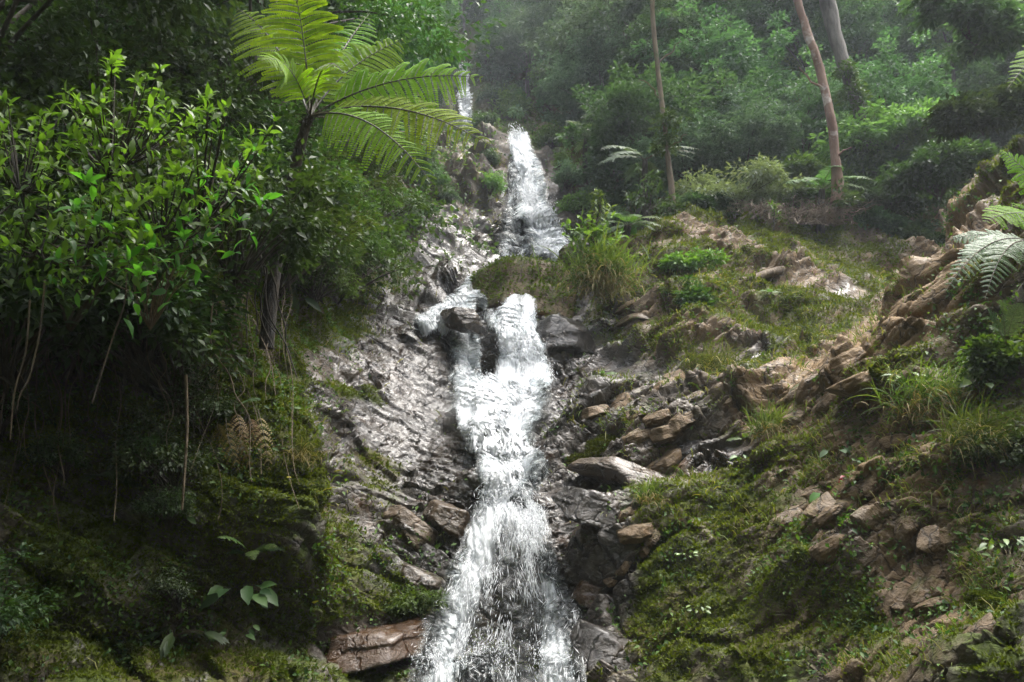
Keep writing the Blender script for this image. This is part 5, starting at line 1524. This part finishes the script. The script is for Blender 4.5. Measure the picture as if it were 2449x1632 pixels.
# small plants
def plant(label, u, v, n, L, h, mat, seed, wl=.8, name='plant', cat='plant', leaf=leaf8, up_=.5, spread=1., group=None):
    g, n_ = ground(u, v)
    r = np.random.default_rng(seed)
    t = thing(name, label, cat, g, group)
    A, S_ = Acc(), Acc()
    for q in range(n):
        a = q * 2.4 + r.normal(0, .3)
        e = g + n_ * h * (.5 + .5 * r.random()) + np.array([math.cos(a) * h * .7 * spread, math.sin(a) * h * .5 - .3 * h, h * up_ * (.5 + r.random())])
        D = unit(np.array([math.cos(a), math.sin(a) * .6 - .4, -.25 + .3 * r.normal()]))
        l = L * (.7 + .5 * r.random())
        leaf(A, [e], [D], [np.array([0, -.6, .8]) + r.normal(0, .2, 3)], l, l * wl, [r.random()])
        tube(S_, bez(g, (g + e) / 2 + [0, 0, h * .3], e, 6), np.linspace(.005, .0025, 6), 4)
    obj('leaves', A.mesh('leaves', g), mat, t)
    obj('stem', S_.mesh('stem', g, True), MB_STALK, t)
    return t
plant('pair of large heart-shaped light green leaves below the red-leaved plant', 840, 505, 4, .13, .14, ML_HERB, 1)
plant('white-green lobed leaves on the bank above the red-leaved plant', 838, 460, 4, .11, .12, ML_SILVER, 2)
plant('red-leaved seedling on the right bank', 858, 488, 9, .06, .16, ML_RED, 3, wl=.6)
plant('two round pale leaves in the moss of the lower right slope', 815, 556, 3, .09, .08, ML_HERB, 4)
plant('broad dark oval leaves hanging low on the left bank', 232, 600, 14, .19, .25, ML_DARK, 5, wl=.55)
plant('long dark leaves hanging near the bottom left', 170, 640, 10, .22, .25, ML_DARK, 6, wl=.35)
plant('light leaf sprig at the bottom of the left bank', 222, 655, 8, .1, .2, ML_BANK, 7, wl=.6)
plant('small pale sprig with drooping leaves beside the pale hanging stem', 186, 518, 6, .12, .12, ML_BANK, 8, wl=.45)
plant('tuft of rounded leaves at the far left edge near the bottom', 10, 610, 10, .08, .15, ML_BANK, 9, wl=.7)
plant('upright light green seedling on the right slope below the glistening slab', 748, 466, 7, .1, .12, ML_HERB, 10, wl=.5)
plant('leafy sprig above the pale tilted flake of rock', 620, 510, 14, .05, .1, ML_UNDER, 11, wl=.6)
plant('light green weed high on the right bank', 905, 380, 9, .11, .18, ML_HERB, 12, wl=.45)
plant('pair of broad leaves among the grass at the right edge', 985, 400, 6, .12, .15, ML_HERB, 13, wl=.7)
plant('leafy weed low at the right edge beside the yellow-mossed boulder', 1010, 560, 14, .08, .18, ML_HERB, 14, wl=.5)
plant('pale leafy sprig on the dark slope low right of the lowest fall', 700, 622, 10, .05, .1, ML_HERB, 15, wl=.6)
plant('trailing sprig in the moss below the square-faced block', 690, 560, 12, .05, .1, ML_HERB, 16, wl=.6)
plant('big dark green leaf blades low beside the tree fern trunk', 288, 320, 5, .42, .3, ML_BANK, 17, wl=.4)
# fallen leaves
for (u, v, L, m, lab) in [(915, 436, .12, ML_DRYFERN, 'dry brown fallen leaf on the right bank'), (310, 600, .07, ML_YEL, 'yellow fallen leaf on the dark left bank'), (678, 519, .07, ML_DRYFERN, 'curled tan fallen leaf on the moss right of the lowest fall'), (985, 640, .1, ML_DRYFERN, 'brown fallen leaf in the lower right corner'), (287, 480, .05, ML_YEL, 'small yellow leaf on the left moss')]:
    g, n_ = ground(u, v)
    a = Acc(); leaf8(a, [g + n_ * .03], [[.9, -.2, .1]], [n_ + [0, -.3, .3]], L, L * .45)
    tag(obj('fallen_leaf', a.mesh('fallen_leaf', g), m, loc=[float(c) for c in g]), lab, 'leaf')

# ================================================================= vines and hanging roots
VN = [([(290 / 2.298, 600 / 2.298, 5.6), (125, 300, 5.55), (112, 340, 5.5), (92, 403, 5.4)], 'thin pale bare vine slanting down across the dark left bank', .008, None),
      ([(186, 375, 6.9), (187, 430, 6.85), (184, 480, 6.8), (182, 510, 6.8)], 'straight pale hanging stem left of the dead fern fronds', .016, None),
      ([(30, 300, 5.4), (26, 350, 5.35), (15, 390, 5.3), (10, 440, 5.3)], 'crooked pale vine near the left edge', .008, None),
      ([(45, 280, 5.5), (40, 330, 5.4), (30, 375, 5.35), (20, 395, 5.3), (17, 410, 5.3)], 'forked pale vine beside the crooked vine near the left edge', .008, None)]
for (p, lab, r0, gr) in VN:
    w = np.array([pix(*q) for q in p])
    a = Acc(); tube(a, crom(w, 30), np.linspace(r0, r0 * .6, 30), 5)
    tag(obj('vine', a.mesh('vine', w[0], True), MB_VINE, loc=[float(c) for c in w[0]]), lab, 'vine')
r = np.random.default_rng(12)
for q in range(84):
    u0 = r.uniform(0, 285); v0 = r.uniform(190, 330)
    u1 = u0 + r.normal(0, 26); v1 = min(v0 + r.uniform(70, 230), 560)
    g0 = ground(u0, v0)[0]; g1 = ground(np.clip(u1, 2, 300), v1)[0]
    y0 = max(4.9, g0[1] - r.uniform(.3, 1.)); y1 = max(4.8, g1[1] - r.uniform(.15, .7))
    a0 = pix(u0, v0, y0); a1 = pix(u1, v1, y1)
    a = Acc(); tube(a, wander(a0, a1, 22, .22, .05, q + 3), np.linspace(.007, .003, 22) * r.uniform(.4, 1.3), 4)
    tag(obj('vine', a.mesh('vine', a0, True), MB_VINE, loc=[float(c) for c in a0]), 'thin brown vine hanging among many over the dark left bank', 'vine', 'vines hanging over the dark left bank')
# bare twigs of the shrub and roots right of the fern trunk
for q in range(6):
    a0 = pix(265 + r.normal(0, 12), 230 + r.uniform(0, 40), 8.4); a1 = pix(280 + r.normal(0, 22), 330 + r.uniform(0, 50), 8.3 + r.normal(0, .2))
    a = Acc(); tube(a, wander(a0, a1, 18, .25, 0, q + 90), np.linspace(.012, .006, 18), 4)
    tag(obj('hanging_root', a.mesh('hanging_root', a0, True), MB_DARK, loc=[float(c) for c in a0]), 'thin dark root hanging beside the trunk of the tree fern', 'root', 'roots hanging beside the tree fern')

# ================================================================= trees overhead and haze
TG = 'trees leaning over the gorge'
for q, (loc, h, ln, rd, lab) in enumerate([((-5.6, 1.0, 2.6), 4.9, 1.26, (1.7, 1.8, .9), 'unseen tree leaning far out over the lower left bank, added to shade it'), ((-6.5, 2.5, 3.5), 4.8, .45, (2.3, 2.0, 1.2), 'tree added to block the sky over the upper left bank'), ((-5.5, -2.0, 1.5), 4.8, .62, (2.2, 2.0, 1.0), 'unseen tree arching over the viewpoint, added to keep light off the left bank')]):  # trees added overhead to darken the left bank and foreground
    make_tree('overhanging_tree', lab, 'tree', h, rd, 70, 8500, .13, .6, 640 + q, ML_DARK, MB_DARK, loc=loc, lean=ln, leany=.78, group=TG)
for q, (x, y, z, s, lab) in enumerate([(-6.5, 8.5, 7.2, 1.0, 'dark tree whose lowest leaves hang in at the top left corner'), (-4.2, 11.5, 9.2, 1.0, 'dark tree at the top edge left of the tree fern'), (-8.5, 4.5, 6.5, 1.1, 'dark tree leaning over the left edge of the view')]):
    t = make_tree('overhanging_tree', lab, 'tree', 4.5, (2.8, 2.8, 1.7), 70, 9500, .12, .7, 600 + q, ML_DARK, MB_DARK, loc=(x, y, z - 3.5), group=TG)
    t.scale = (s, s, s)

m, out, N, lk = nodes('haze')
v = N('VolumePrincipled')
v.inputs['Color'].default_value = (.84, .92, 1, 1)
v.inputs['Density'].default_value = .0011
v.inputs['Anisotropy'].default_value = .3
lk(v.outputs[0], out.inputs['Volume'])
hb = np.array([(-75, -40, -9), (75, -40, -9), (75, 100, -9), (-75, 100, -9), (-75, -40, 92), (75, -40, 92), (75, 100, 92), (-75, 100, 92)], float)
tag(obj('haze', mesh('haze', hb, np.array([(0, 3, 2, 1), (4, 5, 6, 7), (0, 1, 5, 4), (1, 2, 6, 5), (2, 3, 7, 6), (3, 0, 4, 7)])), m), 'pale mist filling the gorge', kind='stuff')
